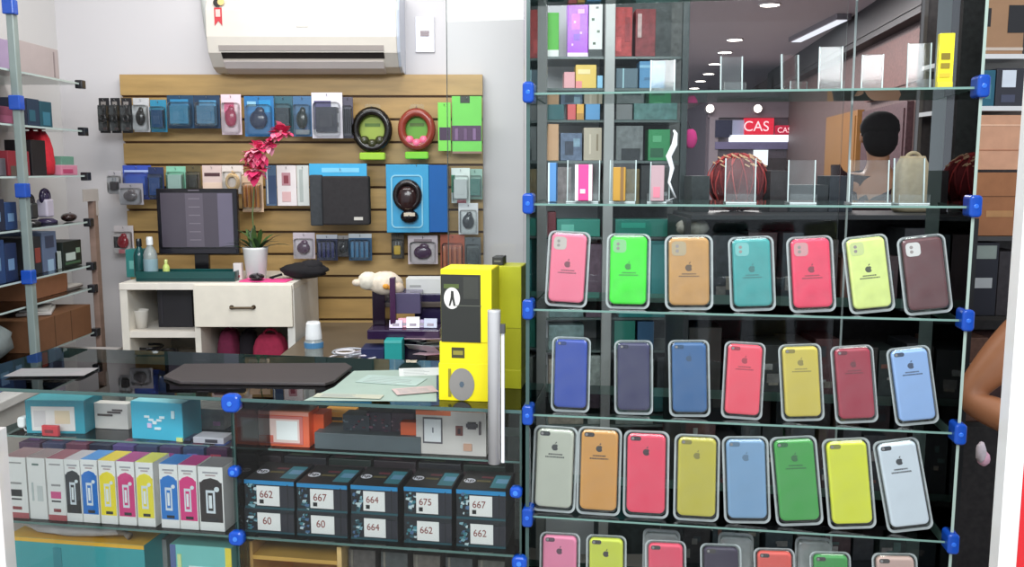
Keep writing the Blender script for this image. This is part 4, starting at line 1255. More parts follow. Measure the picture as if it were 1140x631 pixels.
# low cabinet carrying the spray bottle
t = Thing('low_cabinet', 'dark low cabinet right of the desk carrying papers and the spray bottle', 'cabinet', (at(420, 400, 3.3).x, 3.05, 0))
q = t.part('cabinet_body', bev=.003); q.box(-.36, .5, 0, .95, 0, LC - .024, ('#4c4238', 'matte'))
q = t.part('cabinet_top', bev=.002); q.box(-.365, .51, -.01, .96, LC - .024, LC, ('#6a5c4a', 'wood'))
t.done()
# plant pot & orchid
X, Z, W, H = rect(271, 276, 300, 308, YD + .14)
t = Thing('potted_orchid', 'white pot with green leaves and pink blossoms rising up the slatwall', 'potted plant', (X, YD + .14, dz + .0005))
PH = at(285, 275, YD + .14).z - dz
q = t.part('pot', smooth=True); q.lathe((0, 0, 0), [(.036, 0), (.040, .005), (.052, PH - .01), (.054, PH), (.048, PH), (.044, PH - .02)], ('#dcdedc', 'gloss'), 24)
q = t.part('soil'); q.lathe((0, 0, 0), [(.046, PH - .02), (.03, PH - .012), (.001, PH - .011)], ('#3a2c20', 'matte'))
rn = random.Random(2)
q = t.part('leaves', smooth=True)
for k in range(26):
    a = rn.uniform(0, 6.28)
    q.leaf((rn.uniform(-.02, .02), rn.uniform(-.02, .02), PH - .015), (math.cos(a) * .8, math.sin(a) * .45, rn.uniform(.35, 1.5)), rn.uniform(.09, .18), rn.uniform(.016, .03), (rn.choice(['#24441c', '#34562a', '#1c3818', '#4a6a34']), 'matte'), bend=.35)
def local(px, py, dy=0.0):
    v = at(px, py, YD + .14 + dy)
    return (v.x - X, dy, v.z - dz)
q = t.part('stem', smooth=True)
q.tube([(0, 0, PH - .02), local(281, 240, .02), local(283, 210, .03), local(288, 185, .02), local(298, 165, .0), local(315, 145, 0)], .003, ('#5c7040', 'matte'))
for nm, cxp, cyp, R_ in (('pink_blossoms', 314, 148, .047), ('pink_blossoms', 300, 160, .035), ('pink_blossoms', 288, 168, .05), ('pink_blossoms', 280, 174, .035), ('pink_blossoms', 285, 190, .05)):
    c = Vector(local(cxp, cyp, .0))
    q = t.part(nm, smooth=True, label='cluster of pink petals')
    for k in range(30):
        a, e = rn.uniform(0, 6.28), rn.uniform(-1.2, 1.2)
        d = Vector((math.cos(a) * math.cos(e), -abs(math.sin(a) * math.cos(e)) - .2, math.sin(e)))
        q.leaf(c + d * R_ * rn.uniform(.1, .5), d + Vector((rn.uniform(-.5, .5), rn.uniform(-.5, .5), rn.uniform(-.5, .5))), R_ * rn.uniform(.7, 1.1), R_ * rn.uniform(.6, .9), (rn.choice(['#e8507c', '#f27c9c', '#d83468', '#f8a0b4', '#c82c5c']), 'matte'), bend=.25, n=4)
    q.blob(c, R_ * .3, R_ * .3, R_ * .3, ('#f4a8b4', 'matte'), 8, .15, rn)
t.done()
# desk clutter
X, Z, W, H = rect(262, 300, 330, 312, YD + .06)
t = Thing('pink_folder', 'bright pink folder lying on the desk in front of the pot', 'folder', (at(296, 310, YD + .06).x, YD + .07, dz + .0005), -.08)
q = t.part('pink_folder', bev=.001); q.box(-.10, .10, -.05, .04, 0, .005, ('#f04c94', 'matte'))
t.done()
t = Thing('white_adapter', 'small white adapter left of the plant pot', 'adapter', (at(266, 300, YD + .12).x, YD + .10, dz + .001))
q = t.part('white_adapter', bev=.004); q.box(-.018, .016, 0, .03, 0, .07, ('#e4dcd8', 'gloss')); q.box(-.012, .01, -.004, 0, .01, .02, ('#a84850', 'gloss'))
t.done()
t = Thing('computer_mouse', 'black computer mouse on the pink folder', 'mouse', (at(285, 309, YD + .04).x, YD + .05, dz + .0065), .4)
q = t.part('mouse_body', smooth=True); q.blob((0, 0, .014), .032, .05, .014, ('#1c1418', 'gloss'), 16)
q = t.part('scroll_wheel'); q.cyl((0, -.022, .027), .005, .006, ('#3c3438', 'gloss'), 'x')
t.done()
t = Thing('black_pouch', 'black crumpled pouch at the right end of the desk top', 'pouch', (at(328, 305, YD + .12).x + .035, YD + .15, dz + .0005))
q = t.part('pouch_body', smooth=True); q.blob((0, 0, .035), .10, .07, .034, ('#161418', 'cloth'), 22, .1, random.Random(6)); q.blob((.03, 0, .055), .05, .05, .026, ('#1c1a1e', 'cloth'), 16, .1, random.Random(8))
q = t.part('strap', smooth=True); q.tube([(-.09, -.02, .02), (-.14, -.03, .006), (-.12, -.06, .005)], .005, ('#141214', 'cloth'))
t.done()

# ================================================================== organizer area
YO = 3.15
X, Z, W, H = rect(408, 322, 490, 378, YO)
OZ = LC + .0006
t = Thing('desk_organizer', 'dark purple plastic organizer crammed with small items', 'organizer', (X, YO, OZ))
oz = Z - OZ
q = t.part('foot_column', bev=.004, label='dark support column'); q.box(-W * .3, W * .3, .05, .2, 0, oz, ('#221c34', 'gloss'))
q = t.part('lower_tray', bev=.004); q.box(-W / 2, W / 2, 0, .25, oz, oz + .035, ('#32213f', 'gloss'))
q = t.part('upright_panel', bev=.003); q.box(-W * .48, -W * .3, .1, .24, oz + .035, oz + H * .96, ('#241826', 'gloss'))
q = t.part('upright_post', bev=.003); q.box(-W * .2, -W * .12, .04, .07, oz + .035, oz + H * 1.2, ('#4c2c4c', 'gloss'))
q = t.part('upper_tray', bev=.003, label='lavender grey tray'); q.box(-W * .18, W * .22, .06, .2, oz + .085, oz + H * .88, ('#5c5470', 'gloss'))
q = t.part('rear_box', bev=.003); q.box(W * .1, W * .5, .14, .26, oz + .035, oz + H * .8, ('#2c2444', 'gloss'))
t.done()
rn = random.Random(13)
for k, (c, lb) in enumerate((('#c8b8d8', 'lilac'), ('#d87c94', 'rose'), ('#e8e4ec', 'white'), ('#7c5c98', 'violet'), ('#a0a8c0', 'grey-blue'))):
    t = Thing('small_sachet', '%s sachet lying in the lower tray of the purple organizer' % lb, 'sachet', (X - W * .12 + k * W * .12, YO + .035 + (k % 2) * .01, Z + .0355), rn.uniform(-.1, .1), rx=-.3)
    q = t.part('small_sachet', bev=.001); q.box(-.024, .024, -.0, .006, 0.0015, .03 + .006 * (k % 3), (c, 'gloss')); q.box(-.012, .012, -.0006, 0, .008, .018, ('#5c4060', 'gloss'))
    t.done()
# beige plush
X, Z, W, H = rect(402, 296, 450, 325, YO + .12)
t = Thing('stuffed_toy', 'cream stuffed soft toy with small orange bow lying on the organizer', 'soft toy', (X, YO + .12, Z - .012))
q = t.part('body', smooth=True)
q.blob((.01, 0, .045), .065, .055, .045, ('#e4d4c0', 'cloth'), 18, .05, rn)
q.blob((-.05, -.01, .055), .04, .04, .035, ('#e8dccb', 'cloth'), 16, .04, rn)
q.blob((.055, -.02, .03), .028, .03, .024, ('#dcc8b0', 'cloth'), 12, .04, rn)
q.blob((-.09, -.02, .05), .02, .02, .014, ('#e0d0bc', 'cloth'), 10, .04, rn)
q = t.part('bow', label='orange bow', smooth=True); q.blob((.02, -.055, .04), .012, .008, .01, ('#eca040', 'cloth')); q.blob((.038, -.05, .035), .012, .008, .01, ('#f0a84c', 'cloth'))
t.done()
pbox('white box on the shelf behind the soft toy', (452, 310, 494, 334), YO + .16, .08, '#dcdcd8', prints=((.2, .2, .6, .12, '#8c8c8c'), (.1, .6, .3, .1, '#a8a8a4')))
t = Thing('wall_ledge', 'dark ledge behind the organizer carrying the white box', 'shelf', (at(470, 334, YO + .2).x, YO + .12, at(470, 334.4, YO + .16).z - .02))
q = t.part('ledge_board', bev=.002); q.box(-.14, .16, 0, .2, 0, .018, ('#4c4038', 'matte'))
q = t.part('bracket'); q.box(-.10, -.08, .1, .84, -.03, 0, ('#3c3430', 'matte')); q.box(.1, .12, .1, .84, -.03, 0, ('#3c3430', 'matte'))
t.done()
pbox('bright teal box under the purple organizer', (428, 379, 448, 408), 3.09, .08, '#20a09c', prints=((.0, .9, 1, .1, '#5cc4be'),))
t = Thing('crumpled_papers', 'white and pink crumpled leaflets beside the teal box', 'paper', (at(472, 404, 2.95 + .15).x, 3.11, LC + .0007))
rn = random.Random(21)
q = t.part('leaflets')
for k in range(9):
    R_ = Matrix.Rotation(rn.uniform(-.5, .5), 3, 'Z') @ Matrix.Rotation(rn.uniform(-.5, .1), 3, 'X')
    q.cbox(rn.uniform(-.06, .07), rn.uniform(.0, .12), .03 + .008 * k, .11, .09, .0012, (rn.choice(['#e4e4e4', '#f0d0d8', '#d8e8e0', '#f0f0ee', '#e8a8b8', '#c4cccc']), 'matte'), rot=R_)
t.done()
t = Thing('cable_bundle', 'white cables heaped right of the spray bottle', 'cables', (at(395, 402, 3.12).x, 3.14, LC + .0007))
q = t.part('cable_bundle', smooth=True)
for k in range(7):
    q.torus((rn.uniform(-.08, .04), rn.uniform(-.02, .08), .005 + .007 * k), rn.uniform(.03, .06), .004, (['#e4e0e4', '#c4bcc8', '#b0b4bc'][k % 3], 'gloss'), axis='z', seg=18, q=6)
t.done()
pbox('navy blue folded case left of the teal box', (402, 388, 428, 408), 3.12, .1, '#1c2450', prints=((.1, .3, .8, .05, '#3c4880'),))

# ================================================================== glass wall shelves (far left)
XS = -1.75
shy = [93, 145, 195, 247, 297, 323, 374]
SZ = [atX(92, y_, XS).z for y_ in shy]
YF = atX(93, 150, XS).y
YN = 2.45
t = Thing('glass_shelving', 'glass wall shelving with black brackets on the left shop wall', 'shelf unit', (0, 0, 0))
for z in SZ:
    q = t.part('glass_shelf'); q.box(XLW + .002, XS, YN, YF, z - .007, z, GLASS, edge=('#b9c8c4', 'gloss'))
for z in SZ:
    q = t.part('black_bracket', bev=.003, label='small black shelf bracket')
    q.box(XS - .018, XS + .012, YF - .012, YF + .022, z - .022, z + .012, ('#26262a', 'gloss'))
q = t.part('rear_post', label='brown vertical post', bev=.002); q.box(XS - .012, XS + .012, YF + .024, YF + .06, 0, atX(96, 214, XS).z, ('#8c7468', 'wood'))
q.box(XS - .012, XS + .012, YF + .024, YF + .06, atX(96, 214, XS).z, atX(96, 214, XS).z + .001, ('#8c7468', 'wood'))
gy = atX(17, 100, XS + .02).y
q = t.part('front_post', label='grey-green glassy post', bev=.003); q.box(XS + .004, XS + .030, gy, gy + .03, 0, CZ, ('#889490', 'gloss'))
for y_ in (12, 115, 212, 310):
    zz = atX(24, y_, XS + .02).z
    q = t.part('blue_connector', bev=.004, label='blue plastic connector'); q.box(XS + .0, XS + .040, gy - .015, gy + .02, zz - .025, zz + .025, ('#2250b0', 'gloss'))
t.done()
def sidebox(label, x0, ytop, x1, i, col, X=-1.80, D=.16, lift=0, rz=0, **k):
    ya, yb = atX(x0, ytop, X).y, atX(x1, ytop, X).y
    z0 = SZ[i] + .0006 + lift
    H = atX((x0 + x1) / 2, ytop, X).z - z0
    return carton(label, X, (ya + yb) / 2, z0, abs(yb - ya), H, D, col, rz=math.pi / 2 + rz, **k)
sidebox('large grey-mauve carton on the top glass wall shelf', 20, 50, 64, 0, '#b3a6a4', prints=((.86, .1, .03, .8, '#8a7c7c'),), top='#c4bab8')
sidebox('pale purple carton left of the grey-mauve one', -12, 43, 16, 0, '#a894b4', D=.2)
sidebox('dark teal box at the right end of the second wall shelf', 44, 113, 57, 1, '#204e5c', prints=((.2, .1, .6, .5, '#3a7488'),))
sidebox('dark navy box in the middle of the second wall shelf', 30, 110, 43, 1, '#24364c', prints=((.1, .2, .5, .4, '#2c5c6c'),))
sidebox('black-blue box left of the navy one on the second wall shelf', 16, 109, 29, 1, '#1c2438')
sidebox('plum red box at the near end of the second wall shelf', -8, 118, 14, 1, '#7c3c54', prints=((.1, .1, .8, .4, '#94506c'),))
sidebox('black box with notched top on the third wall shelf', 34, 156, 50, 2, '#1c181c', D=.1)
bx = atX(58, 190, -1.82)
bag('small bright red bag on the third wall shelf', -1.86, atX(59, 180, -1.80).y - .05, SZ[2] + .0008, .12, .17, .10, '#c82434', seed=2)
sidebox('red and brown packet at the near end of the third wall shelf', 8, 168, 32, 2, '#8c2834', prints=((.1, .0, .8, .4, '#5c5048'),))
sidebox('grey packet at the very near end of the third wall shelf', -12, 176, 6, 2, '#6c6870')
sidebox('low pink packet on the third wall shelf', 68, 184, 86, 2, '#d88ca4', prints=((.1, .2, .6, .4, '#c04870'),), D=.08)
sidebox('small mint green box on top of the low pink packet', 68, 174, 82, 2, '#6c9c88', X=-1.81, D=.05, lift=atX(77, 184, -1.80).z - SZ[2] + .002)
def speaker(label, px, ytop, i, w, c1, c2):
    X = -1.82
    z0 = SZ[i] + .0006
    y_ = atX(px, ytop, X).y
    H = atX(px, ytop, X).z - z0
    t = Thing('gadget_stand', label, 'gadget', (X - .02, y_, z0), math.pi / 2)
    q = t.part('foot', smooth=True); q.lathe((0, 0, 0), [(w * .5, 0), (w * .5, .01), (w * .3, .02)], (c1, 'gloss'))
    q = t.part('body', bev=.004); q.rr(0, .02 + H * .28, w * .7, H * .5, .01, [(-.02, .004), (-.015, 0), (.02, 0)], (c2, 'gloss'))
    q = t.part('head', smooth=True); q.torus((0, 0, H * .72), w * .33, w * .12, (c1, 'gloss'), sz=1.0); q.blob((0, 0, H * .72), w * .28, w * .2, w * .28, (c1, 'gloss'))
    t.done()
speaker('black gadget on a round foot, fourth wall shelf', 38, 214, 3, .07, '#2c2a2c', '#3c3e40')
speaker('white and dark purple gadget on the fourth wall shelf', 55, 208, 3, .08, '#38304a', '#c8c0d0')
t = Thing('dark_mouse', 'dark brown computer mouse at the end of the fourth wall shelf', 'mouse', (-1.81, atX(77, 245, -1.81).y, SZ[3] + .0006), .3)
q = t.part('mouse_body', smooth=True); q.blob((0, 0, .018), .03, .055, .018, ('#30201e', 'gloss'), 16)
q = t.part('mouse_wheel'); q.cyl((0, .03, .032), .006, .006, ('#8a8280', 'gloss'), 'x')
t.done()
t = Thing('price_card', 'small grey card above the brown post', 'card', (XS + .0135, YF + .05, atX(96, 216, XS).z - .09), math.pi / 2 - .1)
q = t.part('price_card'); q.box(-.10, .012, -.003, 0, .06, .11, ('#aca49e', 'matte')); q.box(-.006, .006, -.003, 0, .0, .06, ('#aca49e', 'matte'))
t.done()
sidebox('dark box with small red mark on the fifth wall shelf', 30, 264, 45, 4, '#2a2a2e', prints=((.5, .3, .4, .4, '#8c4038'), (.1, .5, .3, .3, '#3c5044')))
sidebox('grey-blue device box on the fifth wall shelf', 46, 258, 62, 4, '#62708c', prints=((.2, .6, .6, .3, '#3c4258'), (.3, .0, .4, .3, '#9cb8d0')))
sidebox('black and green box with white print on the fifth wall shelf', 69, 268, 90, 4, '#1c2420', prints=((.15, .25, .5, .3, '#c4d0c8'), (.1, .1, .8, .1, '#48684c'), (.7, .5, .2, .2, '#8ca48c')))
sidebox('small clear grey bottle box on the fifth wall shelf', 61, 280, 68, 4, '#a8b4b0', D=.05)
sidebox('flat brown cardboard box on the sixth wall shelf', 30, 309, 75, 5, '#8a5a3c', kind='board', prints=((.1, .1, .02, .8, '#6c442c'),))
sidebox('white thin tray at the end of the sixth wall shelf', 74, 317, 92, 5, '#c8c0b8', D=.1, prints=((0, .2, 1, .3, '#5c504c'),))
sidebox('large brown cardboard box on the lowest wall shelf', 40, 348, 101, 6, '#6e482c', kind='board', X=-1.745, D=.26, prints=((.3, .0, .01, 1, '#553820'), (.6, 0, .01, 1, '#553820')))
t = Thing('folded_sheet', 'white folded sheet on the big brown cardboard box', 'paper', (-1.85, atX(55, 350, -1.80).y, atX(70, 348, -1.745).z + .002), .4)
q = t.part('folded_sheet', bev=.002); q.box(-.06, .06, -.10, .10, 0, .012, ('#c8c4c0', 'matte')); q.box(-.05, .05, -.08, .09, .012, .02, ('#b8b4b0', 'matte'))
t.done()
cl = ['#26406c', '#1c2c50', '#34507c', '#202438']
for i, nm in ((3, 'fourth'), (4, 'fifth')):
    for k, (a, b_) in enumerate(((-14, 4), (5, 18))):
        sidebox('dark blue packet at the near end of the %s wall shelf, %s' % (nm, ('nearer one', 'farther one')[k]), a, 222 + (i - 3) * 46 + 3 * k, b_, i, cl[(i + k) % 4], prints=((.2, .3, .5, .3, '#6c8cb0'),), X=-1.77)
t = Thing('clear_bag', 'clear plastic bag with dark contents at the near end of the lowest wall shelf', 'bag', (-1.84, atX(14, 360, -1.80).y - .12, SZ[6] + .0008))
q = t.part('bag_body', smooth=True); q.blob((0, 0, .07), .08, .13, .068, ('#7c8484', 'soft'), 20, .1, random.Random(3))
q = t.part('bag_knot', smooth=True); q.tube([(0, 0, .13), (.01, .01, .16), (.03, .02, .185)], .01, ('#9aa4a4', 'soft'), rr=[.02, .007, .02])
t.done()
# stock table below, with dark flat boxes
za = atX(40, 418, -1.7).z
t = Thing('side_ledge', 'white ledge below the wall shelving', 'ledge', (XLW + .002, 2.3, za - .04))
q = t.part('ledge_board', bev=.003); q.box(0, .42, 0, YF - 2.3, 0, .03, ('#c8c2be', 'matte'))
q = t.part('ledge_front'); q.box(.38, .40, 0.02, YF - 2.32, -(za - .04), 0, ('#bdb6b0', 'matte'))
t.done()
for k, (y0_, c, lb) in enumerate((((2.75), '#1c3a8c', 'long royal blue and black tablet box lying on the side ledge'), (3.12, '#16161a', 'long black box behind the royal blue one on the side ledge'))):
    carton(lb, -1.71, y0_ + .05, za - .0095, .32, .05, .22, c, rz=math.pi / 2, prints=((.0, .7, 1, .15, '#d8dce4'), (.6, .1, .3, .5, '#0c0c12')))

# ================================================================== racks seen through the cabinet
YR = 2.95
rz_rows = [atp for atp in (64, 99, 134, 179, 226, 263, 352, 388, 470)]
rx0, rx1 = at(597, 0, YR).x, at(764, 0, YR).x
t = Thing('stock_rack', 'tall rack with white posts and thin shelves behind the cabinet', 'rack', (0, 0, 0))
for a, b_, c in ((601, 609, '#e4e4e2'), (672, 683, '#a6a8a6'), (757, 764, '#3c4444')):
    x0, x1 = at(a, 200, YR).x, at(b_, 200, YR).x
    q = t.part('post', bev=.002, label={'#e4e4e2': 'white post', '#a6a8a6': 'light grey post', '#3c4444': 'dark post'}[c]); q.box(x0, x1, YR + .005, YR + .03, 0, 2.3, (c, 'gloss'))
RZ = {}
for y_ in rz_rows:
    z = at(680, y_, YR + .06).z
    RZ[y_] = z
    q = t.part('rack_shelf'); q.box(rx0, rx1, YR + .032, YR + .26, z - .008, z, ('#5c6866', 'gloss'))
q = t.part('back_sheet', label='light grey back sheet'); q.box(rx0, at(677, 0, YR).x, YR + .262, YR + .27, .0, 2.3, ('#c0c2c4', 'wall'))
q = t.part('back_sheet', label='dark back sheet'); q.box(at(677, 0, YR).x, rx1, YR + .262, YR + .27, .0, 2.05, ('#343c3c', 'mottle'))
t.done()
def rk(label, x0, ytop, x1, row, col, D=.08, dy=.036, **k):
    Yq = YR + dy
    X, _, W, _ = rect(x0, ytop, x1, ytop + 10, Yq)
    z0 = RZ[row] + .0006
    H = max(.02, at((x0 + x1) / 2, ytop, Yq).z - z0)
    return carton(label, X, Yq, z0, W, H, D, col, **k)
rk('tall green box standing left on the top shelf of the rack', 609, 14, 622, 64, '#52b03c', prints=((0, .0, 1, .15, '#e4e8e4'),), side='#3c8c2c', dy=.04)
rk('bright purple box with pink spots on the top rack shelf', 632, 3, 655, 64, '#a434dc', dy=.04,
   prints=((.2, .5, .4, .3, '#c84ce4'), (.3, .3, .3, .12, '#8038c4'), (.5, .8, .3, .08, '#f49cf0'), (.3, .62, .1, .04, '#f4c8f4'), (.6, .42, .1, .04, '#e8b4f4'), (.2, .2, .08, .04, '#e8b4f4'), (0, .0, 1, .07, '#f0d8f4')), kind='gloss')
rk('white box with dark dots beside the purple one', 656, -4, 671, 64, '#eceeea', dy=.04, prints=((.3, .2, .2, .04, '#5c6c5c'), (.6, .4, .2, .04, '#7c8c7c'), (.2, .6, .2, .04, '#6c7c6c'), (.5, .8, .2, .03, '#8c8c8c'), (.0, .0, 1, .12, '#343c3c')))
rk('red goods box at the top right of the rack', 684, 8, 704, 64, '#a83838', prints=((.1, .1, .3, .3, '#d05050'), (.6, .3, .3, .5, '#8c2c30')), kind='mottle')
rk('dark red box beside the red one, top of the rack', 708, 10, 730, 64, '#7a2a2e', prints=((.1, .4, .2, .5, '#b8a09c'),), kind='mottle')
rk('small yellow box on the second rack shelf', 641, 72, 664, 99, '#e2c05c', prints=((.1, .6, .6, .2, '#f0dca0'), (.0, .0, .3, .3, '#e88c8c')))
rk('pale pink box left of the small yellow one', 628, 80, 640, 99, '#dca0a4')
rk('light blue slab under the pale yellow light on the rack', 665, 84, 671, 99, '#8cc4e4')
rk('steel blue box pile at the right of the second rack shelf', 712, 68, 740, 99, '#4a86b0', prints=((.0, .75, 1, .1, '#7cb0cc'), (.2, .3, .6, .1, '#3c6c90')))
rk('slate blue box with pale vertical line, second rack shelf', 686, 76, 710, 99, '#4c6470', prints=((.3, .0, .06, 1, '#9cc4cc'),))
rk('small red box on the third rack shelf', 632, 108, 641, 134, '#d05c5c')
rk('small orange yellow box on the third rack shelf', 642, 109, 650, 134, '#e0ac4c', prints=((0, 0, 1, .3, '#b8883c'),))
rk('small sky blue box on the third rack shelf', 652, 110, 668, 134, '#5c98c8')
rk('teal box at the left end of the third rack shelf', 610, 114, 628, 134, '#2c5c60')
rk('teal green fluffy pack in the dark part of the third rack shelf', 706, 108, 754, 134, '#4a7470', kind='mottle', D=.12)
rk('grey box at the dark part of the third rack shelf', 686, 116, 704, 134, '#6c7070')
rk('peach box at the left of the fourth rack shelf', 610, 138, 622, 179, '#c8a07c')
rk('grey-blue box in the middle of the fourth rack shelf', 624, 148, 648, 179, '#5c6c84', prints=((.2, .2, .4, .5, '#343c4c'), (.6, .5, .3, .3, '#7c98a8')), kind='mottle')
rk('cream packet on the fourth rack shelf beside the grey post', 650, 142, 670, 179, '#bcb09c', prints=((.3, .2, .1, .6, '#d8ccb8'), (.7, .3, .1, .5, '#8c7c64')))
rk('wide grey package on the fourth rack shelf', 686, 140, 716, 179, '#6c7272', kind='mottle', prints=((.2, .0, .7, .35, '#22282c'),))
rk('dark green box on the fourth rack shelf', 722, 144, 746, 179, '#2c8c54', prints=((.1, .1, .6, .3, '#1c5c3c'), (.2, .6, .4, .2, '#5cb07c')))
rk('dull grey-pink carton on the fifth rack shelf', 610, 186, 636, 226, '#7c7474', kind='mottle')
rk('olive carton on the fifth rack shelf', 685, 188, 712, 226, '#6c5c34', kind='mottle')
rk('black carton on the fifth rack shelf', 714, 184, 756, 226, '#1e2224', kind='mottle', prints=((.3, .6, .1, .1, '#8a9094'), (.6, .2, .1, .1, '#8a9094')))
rk('teal cloth bundle box at the left of the sixth rack shelf', 620, 244, 668, 263, '#3c9484', prints=((.1, .3, .3, .4, '#6cc4b0'),))
rk('dark red carton on the sixth rack shelf', 610, 236, 619, 263, '#6a2830')
rk('green folded cloth box on the sixth rack shelf', 685, 244, 752, 263, '#2c8c7c', prints=((.1, .5, .4, .3, '#3cb098'),))
rk('large teal carton behind the neon green case', 690, 268, 742, 352, '#2a8484', D=.15, prints=((.7, .1, .28, .85, '#4ca4a4'),))
rk('grey-teal carton behind the pink case', 612, 278, 650, 352, '#5c7474', kind='mottle')
rk('mauve carton between the pink and green cases', 653, 272, 670, 352, '#5c4a58', kind='mottle')
rk('small teal carton above the indigo case', 684, 357, 707, 388, '#2c8474')
rk('small slate blue carton above the indigo case', 710, 358, 728, 388, '#3c6488')
rk('grey carton at the left, above the royal blue case', 611, 362, 650, 388, '#6c8484', kind='mottle')
rk('pale grey wrapped carton between the royal blue and indigo cases', 655, 396, 670, 470, '#8c9490', kind='mottle')
rk('grey-white wrapped carton behind the indigo case', 686, 400, 728, 470, '#747c78', kind='mottle')
rk('peach and grey wrapped carton left of the royal blue case', 611, 400, 650, 470, '#8c8478', kind='mottle')
rk('dark carton right of the indigo case', 732, 398, 754, 470, '#30363a', kind='mottle')
t = Thing('hanging_pouch', 'magenta pouch hanging at the dark post of the rack', 'pouch', (at(771, 150, YR).x, YR + .03, at(771, 166, YR).z))
q = t.part('pouch_body', smooth=True); q.blob((0, 0, .035), .022, .015, .034, ('#c8307c', 'cloth'), 14, .05, random.Random(1))
q = t.part('cord'); q.tube([(0, 0, .065), (-.01, 0, .09), (-.022, .0, .095)], .0015, ('#2c1c24', 'matte'))
t.done()
# crumpled patterned pouch and red net bag
LZ = at(820, 237, 2.75).z
t = Thing('red_net_bag', 'bulging dark red net bag with yellow-flecked top behind the acrylic stands', 'net bag', (at(822, 230, 2.85).x, 2.87, LZ + .003))
rn = random.Random(17)
q = t.part('bag_body', smooth=True)
HB = at(820, 172, 2.85).z - LZ
q.blob((0, 0, HB * .5), .095, .07, HB * .5, ('#6c1c20', 'cloth'), 22, .04, rn)
q = t.part('net_strands', smooth=True)
for k in range(16):
    a = math.pi * (k / 15) + math.pi
    pts_ = []
    for j in range(9):
        th = math.pi * (.06 + .88 * j / 8)
        aa = a + .5 * (j / 8 - .5) * (1 if k % 2 else -1)
        pts_.append((.099 * math.sin(th) * math.cos(aa), .074 * math.sin(th) * math.sin(aa), HB * .5 - HB * .515 * math.cos(th)))
    q.tube(pts_, .0022, (rn.choice(['#a8282c', '#c43c38', '#8c2020']), 'matte'), 5)
q = t.part('flecked_top', label='yellow-flecked upper band')
for k in range(26):
    a, th = rn.uniform(math.pi, 2 * math.pi), rn.uniform(.35, 1.0)
    q.cbox(.1 * math.sin(th) * math.cos(a), .075 * math.sin(th) * math.sin(a), HB * .5 + HB * .52 * math.cos(th), .017, .004, .004, ('#e0b890', 'matte'), rot=Matrix.Rotation(.5, 3, 'Y'))
t.done()
# low dark shelving
Y2 = 2.62
lx0, lx1 = at(768, 300, Y2).x, at(1062, 300, Y2).x + .05
rows2 = [LZ, LZ - .30, LZ - .56, LZ - .86, LZ - 1.1]
t = Thing('stock_shelving', 'low dark shelving crowded with dim boxes behind the phone cases', 'shelving', (0, 0, 0))
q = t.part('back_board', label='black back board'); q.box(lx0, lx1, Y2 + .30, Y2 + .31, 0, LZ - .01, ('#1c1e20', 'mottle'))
q = t.part('side_board'); q.box(lx0 - .015, lx0, Y2, Y2 + .31, 0, LZ - .01, ('#26282a', 'matte'))
q = t.part('side_board'); q.box(lx1, lx1 + .015, Y2, Y2 + .31, 0, LZ - .01, ('#26282a', 'matte'))
for z in rows2:
    q = t.part('shelf_board', bev=.001); q.box(lx0, lx1, Y2, Y2 + .299, z - .014, z, ('#2c3032', 'matte'))
t.done()
rn = random.Random(31)
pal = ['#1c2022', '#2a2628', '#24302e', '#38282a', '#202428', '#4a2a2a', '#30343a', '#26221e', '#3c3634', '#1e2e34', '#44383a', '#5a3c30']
posn = ['first', 'second', 'third', 'fourth', 'fifth', 'sixth', 'seventh', 'eighth', 'ninth', 'tenth', 'eleventh', 'twelfth', 'thirteenth', 'fourteenth']
rown = {1: 'second', 2: 'third', 3: 'fourth', 4: 'lowest'}
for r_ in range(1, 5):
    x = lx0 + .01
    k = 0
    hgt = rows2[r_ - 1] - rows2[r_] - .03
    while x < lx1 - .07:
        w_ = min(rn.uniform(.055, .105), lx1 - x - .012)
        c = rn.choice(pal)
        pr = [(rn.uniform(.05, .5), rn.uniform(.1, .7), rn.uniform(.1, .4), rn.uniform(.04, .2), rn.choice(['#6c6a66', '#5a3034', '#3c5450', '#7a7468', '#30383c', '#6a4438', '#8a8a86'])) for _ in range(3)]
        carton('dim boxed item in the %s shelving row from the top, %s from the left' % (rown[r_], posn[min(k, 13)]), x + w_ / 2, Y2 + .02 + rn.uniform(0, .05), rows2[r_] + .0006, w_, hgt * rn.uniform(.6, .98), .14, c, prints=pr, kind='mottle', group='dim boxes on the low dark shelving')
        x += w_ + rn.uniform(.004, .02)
        k += 1
# tops of shelving: dark items below the mall view
for x0, x1, yt, c, lb in ((770, 790, 196, '#2c3434', 'dark grey box left of the red net bag'), (858, 878, 190, '#2a2022', 'dark brown box right of the red net bag'), (880, 922, 206, '#20262a', 'wide black box on the shelving behind the middle acrylic stand'), (924, 950, 196, '#1a222c', 'navy black box on top of the shelving')):
    X, _, W, _ = rect(x0, yt, x1, yt + 10, 2.8)
    carton(lb, X, 2.8, LZ + .0006, W, at(x0, yt, 2.8).z - LZ, .12, c, kind='mottle')
bag('beige bag with cream trim on the shelving behind the right acrylic stand', at(1017, 200, 2.8).x, 2.76, LZ + .001, .12, at(1017, 174, 2.8).z - LZ, .1, '#a09478', seed=4)
t = Thing('patterned_pouch', 'crumpled black and white patterned pouch above the tan case', 'pouch', (at(772, 255, Y2).x + .01, Y2 + .06, rows2[1] + .24))
q = t.part('pouch_body', smooth=True)
q.blob((0, 0, .02), .05, .035, .028, ('#8c8c84', 'mottle'), 16, .15, rn)
q = t.part('cord'); q.tube([(0, 0, .04), (.0, .0, .045)], .002, ('#3c3c3c', 'matte'))
t.done()

